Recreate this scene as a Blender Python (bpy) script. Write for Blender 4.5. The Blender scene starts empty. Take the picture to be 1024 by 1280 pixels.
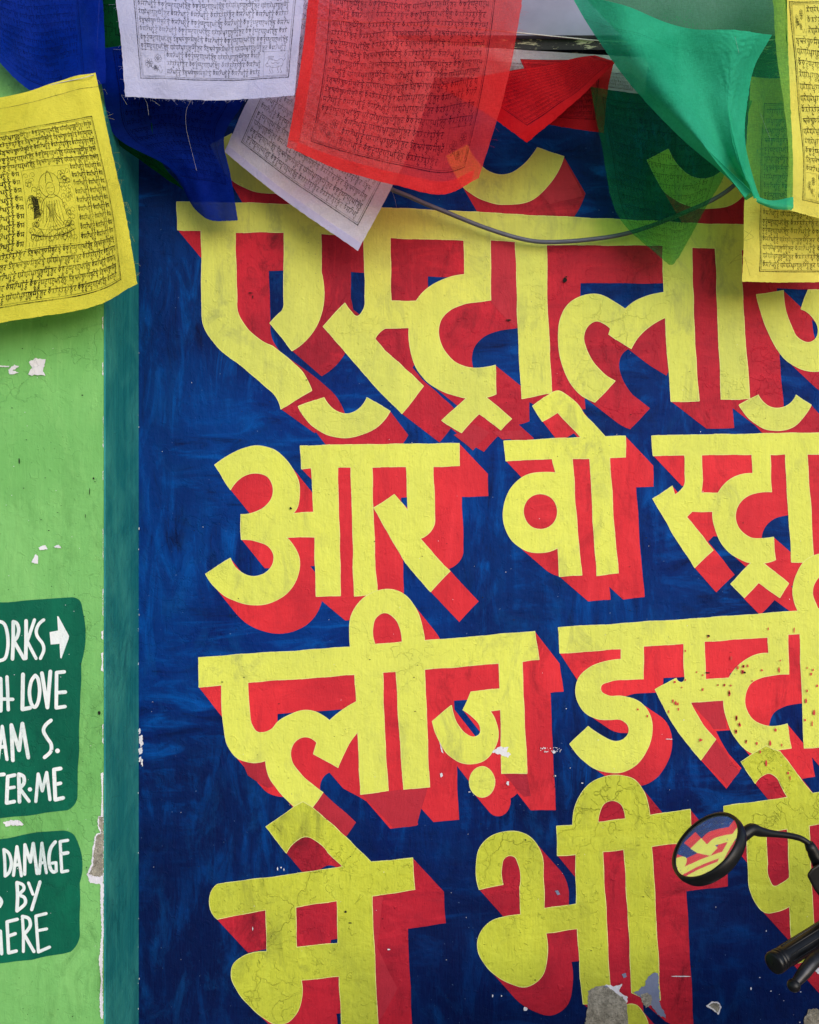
import bpy, bmesh, math, random
import numpy as np
from mathutils import Vector, Matrix
from mathutils.geometry import delaunay_2d_cdt

R = math.radians
sc = bpy.context.scene
COL = sc.collection

# ------------------------------------------------------------------ camera, light, exposure
S = 0.00195          # metres of wall per photo pixel at the wall plane
D = 2.2              # camera to wall
ZC = 1.70            # camera height
cam_d = bpy.data.cameras.new("camera")
cam = bpy.data.objects.new("camera", cam_d)
COL.objects.link(cam)
cam.location = (0, -D, ZC)
cam.rotation_euler = (R(90), 0, 0)
cam_d.sensor_fit = 'HORIZONTAL'
cam_d.sensor_width = 36
cam_d.lens = 36 * D / (1024 * S)
cam_d.clip_end = 500
cam_d.clip_start = 0.02
sc.camera = cam

SUN_EL, SUN_AZ = R(22), R(24)      # soft light from the street side, above
w = bpy.data.worlds.new("World")
sc.world = w
w.use_nodes = True
nt = w.node_tree
sky = nt.nodes.new('ShaderNodeTexSky')
sky.sky_type = 'NISHITA'
sky.sun_disc = False
sky.sun_elevation = SUN_EL
sky.sun_rotation = SUN_AZ
sky.air_density = 1.0
sky.dust_density = 1.0
sky.ozone_density = 1.0
nt.links.new(sky.outputs[0], nt.nodes['Background'].inputs[0])
nt.nodes['Background'].inputs[1].default_value = 0.115
sl = bpy.data.lights.new("sun", 'SUN')
sl.energy = 1.5
sl.angle = R(55)
sl.color = (1.0, 0.97, 0.94)
so = bpy.data.objects.new("sun", sl)
COL.objects.link(so)
_d = Vector((math.sin(SUN_AZ) * math.cos(SUN_EL), -math.cos(SUN_AZ) * math.cos(SUN_EL), math.sin(SUN_EL)))
so.rotation_euler = _d.to_track_quat('Z', 'Y').to_euler()
so.location = (0, -4, 6)
sky.sun_rotation = math.atan2(_d.x, _d.y)

sc.view_settings.view_transform = 'Standard'
sc.view_settings.look = 'None'
sc.view_settings.exposure = 0.42
sc.view_settings.gamma = 1
sc.cycles.max_bounces = 8
sc.cycles.transparent_max_bounces = 24


# ------------------------------------------------------------------ helpers
def P(px, py, d=0.0):
    """world point seen at photo pixel (px,py) that stands d metres in front of the wall"""
    k = S * (D - d) / D
    return Vector(((px - 512) * k, -d, ZC - (py - 640) * k))


def lin(r, g, b, k=1.0):
    f = lambda c: ((c / 255) / 12.92 if c / 255 <= 0.04045 else ((c / 255 + 0.055) / 1.055) ** 2.4) * k
    return (f(r), f(g), f(b), 1.0)


def tag(o, label=None, cat=None, group=None, kind=None):
    if label: o['label'] = label
    if cat: o['category'] = cat
    if group: o['group'] = group
    if kind: o['kind'] = kind
    return o


def mesh_obj(name, verts, faces, mat, parent=None, smooth=False, loc=None):
    me = bpy.data.meshes.new(name)
    vs = [tuple(v) for v in verts]
    if loc is not None and parent is None:
        vs = [(v[0] - loc[0], v[1] - loc[1], v[2] - loc[2]) for v in vs]
    if parent is not None:
        L = root_loc(parent)
        vs = [(v[0] - L[0], v[1] - L[1], v[2] - L[2]) for v in vs]
    me.from_pydata(vs, [], [tuple(f) for f in faces])
    me.update()
    if mat: me.materials.append(mat)
    if smooth:
        me.polygons.foreach_set('use_smooth', [True] * len(me.polygons))
    o = bpy.data.objects.new(name, me)
    COL.objects.link(o)
    if parent is not None: o.parent = parent
    elif loc is not None: o.location = loc
    return o


def root_loc(o):
    v = Vector((0, 0, 0))
    while o is not None:
        v = v + o.location
        o = o.parent
    return v


def empty(name, loc):
    o = bpy.data.objects.new(name, None)
    COL.objects.link(o)
    o.location = loc
    return o


class MB:
    def __init__(s): s.v, s.f = [], []

    def add(s, vs, fs):
        n = len(s.v)
        s.v += [Vector(v) for v in vs]
        s.f += [tuple(i + n for i in f) for f in fs]

    def box(s, lo, hi):
        (a, b, c), (x, y, z) = lo, hi
        s.add([(a, b, c), (x, b, c), (x, y, c), (a, y, c), (a, b, z), (x, b, z), (x, y, z), (a, y, z)],
              [(0, 3, 2, 1), (4, 5, 6, 7), (0, 1, 5, 4), (1, 2, 6, 5), (2, 3, 7, 6), (3, 0, 4, 7)])

    def tube(s, pts, rad, n=12, cap=True):
        pts = [Vector(p) for p in pts]
        rad = rad if hasattr(rad, '__len__') else [rad] * len(pts)
        rings = []
        up = None
        for i, p in enumerate(pts):
            t = (pts[min(i + 1, len(pts) - 1)] - pts[max(i - 1, 0)]).normalized()
            if up is None:
                up = t.orthogonal().normalized()
            up = (up - t * up.dot(t)).normalized()
            bn = t.cross(up)
            rings.append([p + (up * math.cos(a) + bn * math.sin(a)) * rad[i]
                          for a in [2 * math.pi * k / n for k in range(n)]])
        vs = [v for r in rings for v in r]
        fs = []
        for i in range(len(pts) - 1):
            for k in range(n):
                fs.append((i * n + k, i * n + (k + 1) % n, (i + 1) * n + (k + 1) % n, (i + 1) * n + k))
        if cap:
            fs.append(tuple(range(n - 1, -1, -1)))
            b = (len(pts) - 1) * n
            fs.append(tuple(b + k for k in range(n)))
        s.add(vs, fs)

    def revolve(s, c, ax, prof, n=40, ex=None, sx=1.0, sy=1.0):
        """profile of (radius, height) swept round ax at c"""
        ax = Vector(ax).normalized()
        ex = (Vector(ex) - ax * Vector(ex).dot(ax)).normalized() if ex is not None else ax.orthogonal().normalized()
        ey = ax.cross(ex)
        vs, fs = [], []
        for (r, h) in prof:
            for k in range(n):
                a = 2 * math.pi * k / n
                vs.append(Vector(c) + ax * h + ex * (math.cos(a) * r * sx) + ey * (math.sin(a) * r * sy))
        for i in range(len(prof) - 1):
            for k in range(n):
                fs.append((i * n + k, i * n + (k + 1) % n, (i + 1) * n + (k + 1) % n, (i + 1) * n + k))
        s.add(vs, fs)

    def build(s, name, mat, parent=None, smooth=True, loc=None):
        return mesh_obj(name, s.v, s.f, mat, parent, smooth, loc)


def curve_pts(pts, n=9):
    """closed outline: (x,y) is a corner, (x,y,1) is on a smooth curve"""
    N = len(pts)
    A = [np.array(p[:2], float) for p in pts]
    sm = [len(p) > 2 for p in pts]
    out = []
    for i in range(N):
        j = (i + 1) % N
        a, b = A[i], A[j]
        out.append(a)
        if not (sm[i] or sm[j]): continue
        L = np.linalg.norm(b - a)
        if L < 1e-6: continue

        def tan(k):
            p, q, r = A[k - 1], A[k], A[(k + 1) % N]
            d1, d2 = np.linalg.norm(q - p) + 1e-9, np.linalg.norm(r - q) + 1e-9
            t = ((q - p) / d1 * d2 + (r - q) / d2 * d1) / (d1 + d2)
            nn = np.linalg.norm(t)
            return t / (nn + 1e-9)
        ch = (b - a) / L
        if sm[i]: ta = tan(i)
        if sm[j]: tb = tan(j)
        if not sm[i]: ta = 2 * ch * ch.dot(tb) - tb
        if not sm[j]: tb = 2 * ch * ch.dot(ta) - ta
        ta, tb = ta * L, tb * L
        for k in range(1, n):
            t = k / n
            out.append(a * (2 * t ** 3 - 3 * t ** 2 + 1) + ta * (t ** 3 - 2 * t ** 2 + t)
                       + b * (3 * t ** 2 - 2 * t ** 3) + tb * (t ** 3 - t ** 2))
    return out


def T(x0, y0, pts, s=4.0):
    return [((p[0] / s + x0), (p[1] / s + y0)) + ((1,) if len(p) > 2 else ()) for p in pts]


def union(solids, holes=()):
    """solid / hole outlines in pixels -> triangulated union"""
    vs, faces = [], []
    for poly in list(solids) + list(holes):
        n = len(vs)
        poly = [np.array(p[:2], float) for p in poly]
        ar = sum(poly[i - 1][0] * poly[i][1] - poly[i][0] * poly[i - 1][1] for i in range(len(poly)))
        if ar < 0: poly = poly[::-1]
        vs += [Vector((float(p[0]), float(p[1]))) for p in poly]
        faces.append(list(range(n, n + len(poly))))
    nh = len(solids)
    V, E, F, ov, oe, of = delaunay_2d_cdt(vs, [], faces, 0, 1e-4)
    C_ = np.array([[sum(V[i][k] for i in f) / len(f) for k in (0, 1)] for f in F])

    def inside(poly):
        q = np.array([tuple(p[:2]) for p in poly], float)
        r = np.zeros(len(C_), bool)
        for i in range(len(q)):
            (x1, y1), (x2, y2) = q[i - 1], q[i]
            if y1 == y2: continue
            c = (y1 > C_[:, 1]) != (y2 > C_[:, 1])
            r ^= c & (C_[:, 0] < (x2 - x1) * (C_[:, 1] - y1) / (y2 - y1) + x1)
        return r
    ins = np.zeros(len(C_), bool)
    for p_ in solids: ins |= inside(p_)
    for p_ in holes: ins &= ~inside(p_)
    keep = [f for f, k in zip(F, ins) if k]
    used = sorted({i for f in keep for i in f})
    m = {u: k for k, u in enumerate(used)}
    return [V[i] for i in used], [tuple(m[i] for i in f) for f in keep]


def sweep(poly, vec):
    v = np.array(vec, float)
    out = [[p + v for p in poly], list(poly)]
    for i in range(len(poly)):
        a, b = poly[i], poly[(i + 1) % len(poly)]
        cr = (b - a)[0] * v[1] - (b - a)[1] * v[0]
        if abs(cr) < 1e-2: continue
        out.append([a, b, b + v, a + v])
    return out


def flat_obj(name, V, F, d, mat, parent):
    """a coat of paint: sheet lying d metres proud of the wall plane (no perspective change at this scale)"""
    pts = [P(v[0], v[1], d) for v in V]
    fs = []
    for f in F:
        a, b, c = (pts[i] for i in f[:3])
        n = (b - a).cross(c - a)
        fs.append(f if n.y < 0 else tuple(reversed(f)))
    return mesh_obj(name, pts, fs, mat, parent)


def stroke(pts, wd, n=10):
    """round-ended brush stroke as a list of outlines"""
    out = []
    A = [np.array(p, float) for p in pts]
    for i in range(len(A) - 1):
        d = A[i + 1] - A[i]
        L = np.linalg.norm(d)
        if L < 1e-6: continue
        nrm = np.array([-d[1], d[0]]) / L * wd / 2
        out.append([A[i] + nrm, A[i + 1] + nrm, A[i + 1] - nrm, A[i] - nrm])
    for k, a in enumerate(A):
        out.append([a + np.array([math.cos(t), math.sin(t)]) * wd / 2 * (1.0 if 0 < k < len(A) - 1 else 0.97)
                    for t in [2 * math.pi * (j + .37) / n for j in range(n)]])
    return out


def smooth_line(pts, n=6):
    A = [np.array(p, float) for p in pts]
    out = []
    for i in range(len(A) - 1):
        p0, p1, p2, p3 = A[max(i - 1, 0)], A[i], A[i + 1], A[min(i + 2, len(A) - 1)]
        for k in range(n):
            t = k / n
            out.append(0.5 * (2 * p1 + (p2 - p0) * t + (2 * p0 - 5 * p1 + 4 * p2 - p3) * t * t + (3 * p1 - p0 - 3 * p2 + p3) * t ** 3))
    out.append(A[-1])
    return out


# ------------------------------------------------------------------ materials
class NG:
    def __init__(s, name):
        s.m = bpy.data.materials.new(name)
        s.m.use_nodes = True
        s.t = s.m.node_tree
        s.t.nodes.clear()
        s.out = s.n('ShaderNodeOutputMaterial')
        s.co = s.n('ShaderNodeTexCoord').outputs['Object']

    def n(s, ty, **kw):
        nd = s.t.nodes.new(ty)
        for k, v in kw.items(): setattr(nd, k, v)
        return nd

    def l(s, a, b): s.t.links.new(a, b)

    def mapped(s, scale=(1, 1, 1), loc=(0, 0, 0)):
        m = s.n('ShaderNodeMapping')
        m.inputs['Scale'].default_value = scale
        m.inputs['Location'].default_value = loc
        s.l(s.co, m.inputs[0])
        return m.outputs[0]

    def noise(s, scale, detail=4, rough=.55, dist=0.0, vec=None):
        nd = s.n('ShaderNodeTexNoise')
        nd.inputs['Scale'].default_value = scale
        nd.inputs['Detail'].default_value = detail
        nd.inputs['Roughness'].default_value = rough
        nd.inputs['Distortion'].default_value = dist
        s.l(vec if vec is not None else s.co, nd.inputs['Vector'])
        return nd.outputs[0]

    def ramp(s, fac, a, b, va=0.0, vb=1.0):
        r = s.n('ShaderNodeMapRange')
        r.clamp = True
        r.inputs[1].default_value, r.inputs[2].default_value = a, b
        r.inputs[3].default_value, r.inputs[4].default_value = va, vb
        s.l(fac, r.inputs[0])
        return r.outputs[0]

    def mix(s, fac, a, b):
        m = s.n('ShaderNodeMix', data_type='RGBA')
        for sock, v in ((m.inputs[0], fac), (m.inputs[6], a), (m.inputs[7], b)):
            if isinstance(v, (int, float)): sock.default_value = v
            elif isinstance(v, tuple): sock.default_value = v
            else: s.l(v, sock)
        return m.outputs[2]

    def math(s, op, a, b):
        m = s.n('ShaderNodeMath', operation=op)
        for sock, v in ((m.inputs[0], a), (m.inputs[1], b)):
            if isinstance(v, (int, float)): sock.default_value = v
            else: s.l(v, sock)
        return m.outputs[0]

    def bsdf(s, col, rough=.6, spec=.4, height=None, bstr=.3, bdist=.002, metal=0.0):
        b = s.n('ShaderNodeBsdfPrincipled')
        if isinstance(col, tuple): b.inputs['Base Color'].default_value = col
        else: s.l(col, b.inputs['Base Color'])
        if isinstance(rough, (int, float)): b.inputs['Roughness'].default_value = rough
        else: s.l(rough, b.inputs['Roughness'])
        b.inputs['Specular IOR Level'].default_value = spec
        b.inputs['Metallic'].default_value = metal
        if height is not None:
            bp = s.n('ShaderNodeBump')
            bp.inputs['Strength'].default_value = bstr
            bp.inputs['Distance'].default_value = bdist
            s.l(height, bp.inputs['Height'])
            s.l(bp.outputs[0], b.inputs['Normal'])
        s.l(b.outputs[0], s.out.inputs[0])
        return s.m


def plaster_height(g, streak=True):
    """hand trowelled, brushed plaster relief shared by all coats on the wall"""
    a = g.noise(7, 5, .6, .4)
    b = g.noise(38, 4, .6, .6)
    c = g.noise(1.0, 3, .65, .3, g.mapped((230, 230, 42)))
    v = g.n('ShaderNodeTexVoronoi', feature='DISTANCE_TO_EDGE')
    v.inputs['Scale'].default_value = 9.0
    wv = g.noise(5, 4, .6)
    mv = g.n('ShaderNodeMixRGB') if False else None
    vv = g.n('ShaderNodeVectorMath', operation='ADD')
    sc_ = g.n('ShaderNodeVectorMath', operation='SCALE')
    nz = g.n('ShaderNodeTexNoise'); nz.inputs['Scale'].default_value = 11; nz.inputs['Detail'].default_value = 5
    g.l(g.co, nz.inputs['Vector'])
    g.l(nz.outputs['Color'], sc_.inputs[0]); sc_.inputs['Scale'].default_value = .28
    g.l(g.co, vv.inputs[0]); g.l(sc_.outputs[0], vv.inputs[1])
    g.l(vv.outputs[0], v.inputs['Vector'])
    crack = g.ramp(v.outputs['Distance'], 0.0, 0.022, 1, 0)
    patch = g.ramp(g.noise(2.6, 3, .5), .50, .66)
    crack = g.math('MULTIPLY', crack, patch)
    h = g.math('ADD', g.math('MULTIPLY', a, 2.2), g.math('MULTIPLY', b, .75))
    if streak: h = g.math('ADD', h, g.math('MULTIPLY', c, .24))
    # little raised drips and lumps
    lump = g.ramp(g.noise(60, 3, .5, 1.2), .62, .72)
    h = g.math('ADD', h, g.math('MULTIPLY', lump, .35))
    h = g.math('SUBTRACT', h, g.math('MULTIPLY', crack, .45))
    return h, crack


def wall_paint(name, c1, c2, c3, dirt, dirt_amt=.35, scale=4.0, stretch=(1, 1, .45), rough=.62, b=.42, speck=None, spec=.14, brush=0.0, light=None, low_tone=None):
    g = NG(name)
    h, crack = plaster_height(g)
    vec = g.mapped(stretch)
    n1 = g.ramp(g.noise(scale, 6, .62, 1.1, vec), .36, .62)
    n2 = g.ramp(g.noise(scale * .42, 4, .6, .6, g.mapped((1, 1, .8), (3.1, 0, 7.7))), .40, .62)
    col = g.mix(n1, c1, c2)
    col = g.mix(g.math('MULTIPLY', n2, .8), col, c3)
    if brush:
        # overlapping brush sweeps
        bv = g.noise(1.0, 6, .68, .7, g.mapped((24, 24, 5.5), (2, 0, 5)))
        bw = g.noise(1.0, 6, .68, .7, g.mapped((6, 6, 22), (7, 0, 1)))
        pick = g.ramp(g.noise(2.1, 2, .5, .4), .44, .56)
        br = g.math('ADD', g.math('MULTIPLY', bv, pick), g.math('MULTIPLY', bw, g.math('SUBTRACT', 1.0, pick)))
        col = g.mix(g.math('MULTIPLY', g.ramp(br, .50, .70), brush), col, light)
        col = g.mix(g.math('MULTIPLY', g.ramp(br, .46, .30), brush), col, c3)
    if low_tone:
        # darker colour mixed in towards the foot of the wall, with a noisy edge
        sep = g.n('ShaderNodeSeparateXYZ'); g.l(g.co, sep.inputs[0])
        zz = g.math('ADD', sep.outputs[2], g.math('MULTIPLY', g.math('SUBTRACT', g.noise(2.4, 5, .6, 1.0), .5), 1.3))
        col = g.mix(g.ramp(zz, 1.20, .70, 0, .72), col, low_tone)
    # brush hairs
    hair = g.ramp(g.noise(1.0, 4, .7, .2, g.mapped((260, 260, 16))), .35, .72)
    col = g.mix(g.math('MULTIPLY', hair, .14), col, dirt)
    # worn, rubbed smudges
    sm = g.math('MULTIPLY', g.ramp(g.noise(14, 6, .72, .8, g.mapped((1, 1, .5), (1, 2, 3))), .51, .68),
                g.ramp(g.noise(2.2, 3, .5, 0, g.mapped((1, 1, 1), (9, 1, 4))), .42, .62))
    col = g.mix(g.math('MULTIPLY', sm, dirt_amt), col, dirt)
    col = g.mix(g.math('MULTIPLY', crack, .16), col, (dirt[0] * .35, dirt[1] * .35, dirt[2] * .35, 1))
    # fine specks where the top coat is knocked off
    sp = g.ramp(g.noise(120, 2, .5), .735, .76)
    col = g.mix(g.math('MULTIPLY', sp, .55), col, speck or dirt)
    return g.bsdf(col, max(rough, .62), spec, h, b, .0055)


M = {}
M['blue'] = wall_paint('blue wall paint', lin(2, 32, 104), lin(0, 52, 126), lin(4, 12, 56), lin(6, 66, 128), .5, 2.6, (1, 1, .7), .5, .5, lin(110, 140, 185), .07, 1.0, lin(0, 76, 158), lin(3, 12, 58))
M['yellow_pale'] = wall_paint('pale yellow lettering paint', lin(226, 229, 98), lin(219, 223, 92), lin(208, 213, 94), lin(138, 144, 94), .5, 6, b=.55, brush=.35, light=lin(224, 231, 106))
M['yellow_olive'] = wall_paint('olive yellow lettering paint', lin(219, 222, 100), lin(210, 214, 96), lin(192, 198, 96), lin(124, 132, 94), .6, 6, b=.55, brush=.5, light=lin(220, 226, 106))
M['yellow_deep'] = wall_paint('deep yellow lettering paint', lin(204, 209, 66), lin(194, 200, 62), lin(178, 184, 60), lin(104, 108, 52), .6, 6, b=.9, brush=.5, light=lin(206, 214, 76))
M['red_bright'] = wall_paint('bright red lettering paint', lin(230, 52, 60), lin(216, 45, 56), lin(184, 38, 52), lin(132, 22, 36), .6, 3.5, brush=.6, light=lin(234, 58, 68))
M['red_dark'] = wall_paint('dark red lettering paint', lin(180, 32, 50), lin(198, 36, 54), lin(144, 26, 46), lin(84, 14, 28), .8, 3.5, b=.6, brush=.7, light=lin(208, 42, 60))
M['green'] = wall_paint('light green wall paint', lin(124, 188, 108), lin(132, 194, 114), lin(108, 174, 94), lin(78, 130, 66), .7, 4.0, (1, 1, .35), .58, .5, lin(70, 110, 54), .14, .45, lin(142, 202, 118))
M['panel'] = wall_paint('dark green panel paint', lin(4, 92, 70), lin(8, 104, 78), lin(2, 78, 62), lin(2, 60, 52), .4, 9.0, (1, 1, .3), .5, .32, lin(40, 130, 100))
M['teal'] = wall_paint('teal corner paint', lin(38, 134, 136), lin(24, 116, 122), lin(62, 156, 150), lin(10, 86, 96), .55, 16.0, (4, 2.6, .10), .5, .45, lin(90, 170, 160), .14)
M['white_paint'] = wall_paint('white lettering paint', lin(236, 238, 238), lin(226, 232, 234), lin(214, 226, 226), lin(150, 186, 180), .6, 26, brush=.5, light=lin(244, 245, 245))
M['primer'] = wall_paint('bare white primer', lin(226, 224, 232), lin(212, 210, 222), lin(232, 230, 234), lin(150, 146, 150), .5, 20)
M['grey_coat'] = wall_paint('grey blue old coat', lin(118, 128, 158), lin(106, 116, 148), lin(132, 138, 158), lin(88, 92, 112), .4, 12)


def plaster_mat():
    g = NG('bare rough plaster')
    n1 = g.noise(60, 6, .7)
    n2 = g.noise(230, 3, .6)
    col = g.mix(g.ramp(n1, .35, .65), lin(120, 116, 104), lin(176, 170, 156))
    col = g.mix(g.ramp(n2, .55, .68, 0, .7), col, lin(84, 80, 72))
    return g.bsdf(col, .95, .1, g.math('ADD', n1, n2), .9, .004)


M['plaster'] = plaster_mat()


def simple(name, col, rough=.5, spec=.5, metal=0, nscale=40, var=.25, bump=0.0):
    g = NG(name)
    n = g.noise(nscale, 5, .6)
    c = g.mix(g.ramp(n, .35, .65), col, tuple(x * (1 - var) for x in col[:3]) + (1,))
    r = g.ramp(g.noise(nscale * .6, 4, .6), .3, .7, rough * .8, min(1, rough * 1.25))
    return g.bsdf(c, r, spec, g.noise(nscale * 4, 3, .5) if bump else None, bump, .001, metal)


M['ridge'] = simple('pale paint ridge', lin(228, 230, 150), .6, .15, 0, 60, .2)
M['black_plastic'] = simple('black moulded plastic', (.008, .008, .009, 1), .36, .3, 0, 60, .3, .05)
M['rubber'] = simple('black grip rubber', (.007, .007, .008, 1), .34, .35, 0, 80, .3, .1)
M['lever'] = simple('worn dark lever metal', (.05, .05, .055, 1), .36, .5, .75, 60, .35, .05)
M['steel'] = simple('bright steel', (.55, .55, .56, 1), .3, .5, 1, 60, .2)
M['tyre'] = simple('tyre rubber', (.018, .018, .019, 1), .85, .2, 0, 50, .3, .3)
M['bike_paint'] = simple('dark red tank paint', (.18, .012, .014, 1), .22, .5, 0, 20, .12)
M['seat'] = simple('seat vinyl', (.02, .02, .021, 1), .6, .4, 0, 90, .3, .2)
M['cable'] = simple('grey cable sheath', lin(92, 96, 112), .5, .4, 0, 40, .2)
M['cord'] = simple('white cord', lin(205, 205, 200), .8, .2, 0, 200, .25)
M['beam_white'] = simple('dusty white metal', lin(132, 136, 162), .55, .4, 0, 9, .22, .15)
M['pavement'] = simple('grey pavement', (.2, .19, .18, 1), .9, .2, 0, 6, .3, .4)


def mirror_mat():
    g = NG('mirror glass')
    n = g.ramp(g.noise(30, 5, .7, .8), .50, .78, 0.0, .035)
    n2 = g.ramp(g.noise(160, 2, .5), .68, .74, 0, .25)
    d = g.n('ShaderNodeBsdfDiffuse'); d.inputs[0].default_value = (.6, .6, .58, 1)
    gl = g.n('ShaderNodeBsdfGlossy'); gl.inputs['Color'].default_value = (.94, .95, .96, 1); gl.inputs['Roughness'].default_value = .03
    mx = g.n('ShaderNodeMixShader')
    g.l(g.math('ADD', g.math('ADD', n, n2), .17), mx.inputs[0])
    g.l(gl.outputs[0], mx.inputs[1]); g.l(d.outputs[0], mx.inputs[2])
    g.l(mx.outputs[0], g.out.inputs[0])
    return g.m


M['mirror'] = mirror_mat()


def strip_mat():
    g = NG('black tarred edge with flaking paint')
    n = g.ramp(g.noise(1.0, 5, .7, .4, g.mapped((26, 60, 110))), .56, .62)
    col = g.mix(n, (.006, .006, .008, 1), lin(170, 168, 140))
    return g.bsdf(col, .6, .3, g.noise(90, 4, .6), .5, .003)


M['tar'] = strip_mat()


def cloth_mat(name, c, c2, opacity, tint, trans=.45, weave=0.10):
    """thin printed cotton: woven threads scatter light both ways, the gaps between threads let it straight through"""
    g = NG(name)
    n = g.noise(9, 4, .6, .4)
    fine = g.noise(1.0, 2, .6, 0, g.mapped((460, 460, 110)))
    fine2 = g.noise(1.0, 2, .6, 0, g.mapped((110, 110, 480)))
    wv = g.math('MULTIPLY', g.math('ADD', fine, fine2), .5)
    col = g.mix(g.ramp(n, .36, .64), c, c2)
    dk = tuple(x * .72 for x in c[:3]) + (1,)
    col = g.mix(g.ramp(wv, .44, .56, .42, 0), col, dk)
    fade = g.ramp(g.noise(4.5, 5, .65, .8, g.mapped((1, 1, 1), (3, 8, 1))), .40, .66)
    pale = tuple(min(1, x * 1.18 + .012) for x in c[:3]) + (1,)
    col = g.mix(g.math('MULTIPLY', fade, .55), col, pale)
    grime = g.math('MULTIPLY', g.ramp(g.noise(18, 6, .7, .6), .54, .72), .28)
    col = g.mix(grime, col, tuple(x * .55 for x in c[:3]) + (1,))
    bp = g.n('ShaderNodeBump'); bp.inputs['Strength'].default_value = .55; bp.inputs['Distance'].default_value = .0022
    g.l(g.math('ADD', wv, g.math('MULTIPLY', g.noise(24, 5, .68, 1.2), 3.2)), bp.inputs['Height'])
    df = g.n('ShaderNodeBsdfDiffuse'); tl = g.n('ShaderNodeBsdfTranslucent'); tp = g.n('ShaderNodeBsdfTransparent')
    for s_ in (df, tl):
        g.l(col, s_.inputs[0]); g.l(bp.outputs[0], s_.inputs['Normal'])
    tp.inputs[0].default_value = tint
    m1 = g.n('ShaderNodeMixShader'); m1.inputs[0].default_value = trans
    g.l(df.outputs[0], m1.inputs[1]); g.l(tl.outputs[0], m1.inputs[2])
    m2 = g.n('ShaderNodeMixShader')
    op = g.math('ADD', g.ramp(wv, .42, .58, weave, -weave), g.math('ADD', opacity, g.ramp(g.noise(11, 4, .6), .35, .65, -.05, .05)))
    g.l(op, m2.inputs[0]); g.l(tp.outputs[0], m2.inputs[1]); g.l(m1.outputs[0], m2.inputs[2])
    g.l(m2.outputs[0], g.out.inputs[0])
    return g.m


def ink_mat(name, c, op):
    g = NG(name)
    d = g.n('ShaderNodeBsdfDiffuse'); d.inputs[0].default_value = c
    tp = g.n('ShaderNodeBsdfTransparent')
    m = g.n('ShaderNodeMixShader')
    g.l(g.math('MULTIPLY', g.ramp(g.noise(330, 3, .7), .34, .56, op * .35, op), g.ramp(g.noise(26, 4, .65), .34, .56, .45, 1)), m.inputs[0])
    g.l(tp.outputs[0], m.inputs[1]); g.l(d.outputs[0], m.inputs[2])
    g.l(m.outputs[0], g.out.inputs[0])
    return g.m


M['c_yellow'] = cloth_mat('yellow cotton', lin(228, 218, 78), lin(218, 208, 70), .95, (1, .95, .4, 1), 0.22, .03)
M['c_yellow_thin'] = cloth_mat('thin yellow cotton', lin(252, 240, 116), lin(248, 232, 102), .92, (1, .9, .3, 1), 0.25, .05)
M['c_blue'] = cloth_mat('blue cotton', lin(8, 44, 160), lin(4, 28, 132), .84, (.30, .40, .9, 1), 0.30, .06)
M['c_white'] = cloth_mat('white cotton', lin(206, 207, 244), lin(196, 198, 240), .88, (.95, .95, 1, 1), 0.22, .05)
M['c_white_thin'] = cloth_mat('thin white cotton', lin(224, 226, 255), lin(216, 218, 253), .84, (.95, .95, 1, 1), 0.25, .08)
M['c_red'] = cloth_mat('sheer red cotton', lin(250, 72, 76), lin(244, 60, 66), .52, (1, .50, .46, 1), 0.36, .08)
M['c_red_deep'] = cloth_mat('deep red cotton', lin(204, 28, 36), lin(186, 20, 32), .90, (1, .3, .3, 1), 0.36, .05)
M['c_green'] = cloth_mat('sheer teal green cotton', lin(62, 200, 160), lin(44, 182, 140), .74, (.3, .85, .6, 1), 0.34, .07)
M['c_green_dark'] = cloth_mat('sheer dark green cotton', lin(34, 146, 92), lin(22, 126, 80), .34, (.44, .78, .44, 1), 0.40, .08)
M['c_green_deep'] = cloth_mat('deep green cotton', lin(12, 96, 44), lin(6, 70, 36), .88, (.3, .8, .4, 1), .45, .05)
M['c_green_olive'] = cloth_mat('sheer green back layer', lin(40, 140, 90), lin(30, 130, 84), .50, (.45, .80, .5, 1), .5, .08)
M['i_black'] = ink_mat('black print ink', (.012, .012, .012, 1), .92)
M['i_grey'] = ink_mat('grey print ink', (.03, .03, .05, 1), .80)
M['i_red'] = ink_mat('print ink on red', (.05, .005, .014, 1), .85)
M['i_blue'] = ink_mat('print ink on blue', (.002, .003, .03, 1), .55)
M['i_green'] = ink_mat('print ink on green', (.004, .03, .02, 1), .55)

# ------------------------------------------------------------------ ground
mesh_obj('pavement', [(-40, 0.2, 0), (-40, -40, 0), (40, -40, 0), (40, 0.2, 0)], [(0, 1, 2, 3)], M['pavement'])['kind'] = 'structure'

# ------------------------------------------------------------------ the blue painted wall
wb = MB()
xl = P(172, 0).x
wb.box((xl, 0, 0.0), (2.2, 0.25, 3.35))
wall = wb.build('painted_wall', M['blue'], smooth=False, loc=(0, 0, 0))
tag(wall, 'deep blue plastered wall hand painted with big yellow and red lettering', 'wall')

WN = [0]


def wobble(poly, seed, amp=.42):
    """the unsteady hand: straight runs are resampled and drift a little"""
    r = np.random.RandomState(seed)
    out = []
    for i in range(len(poly)):
        a, b = np.array(poly[i][:2], float), np.array(poly[(i + 1) % len(poly)][:2], float)
        L = np.linalg.norm(b - a)
        out.append(a)
        m = int(L / 9)
        if m < 2: continue
        n = np.array([-(b - a)[1], (b - a)[0]]) / L
        ph = r.uniform(0, 6.28, 3)
        for k in range(1, m):
            t = k / m
            e = math.sin(math.pi * t) ** .5
            d = amp * (math.sin(t * L / 17 + ph[0]) + .6 * math.sin(t * L / 7.3 + ph[1])) * e
            out.append(a + (b - a) * t + n * d)
    return out


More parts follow.
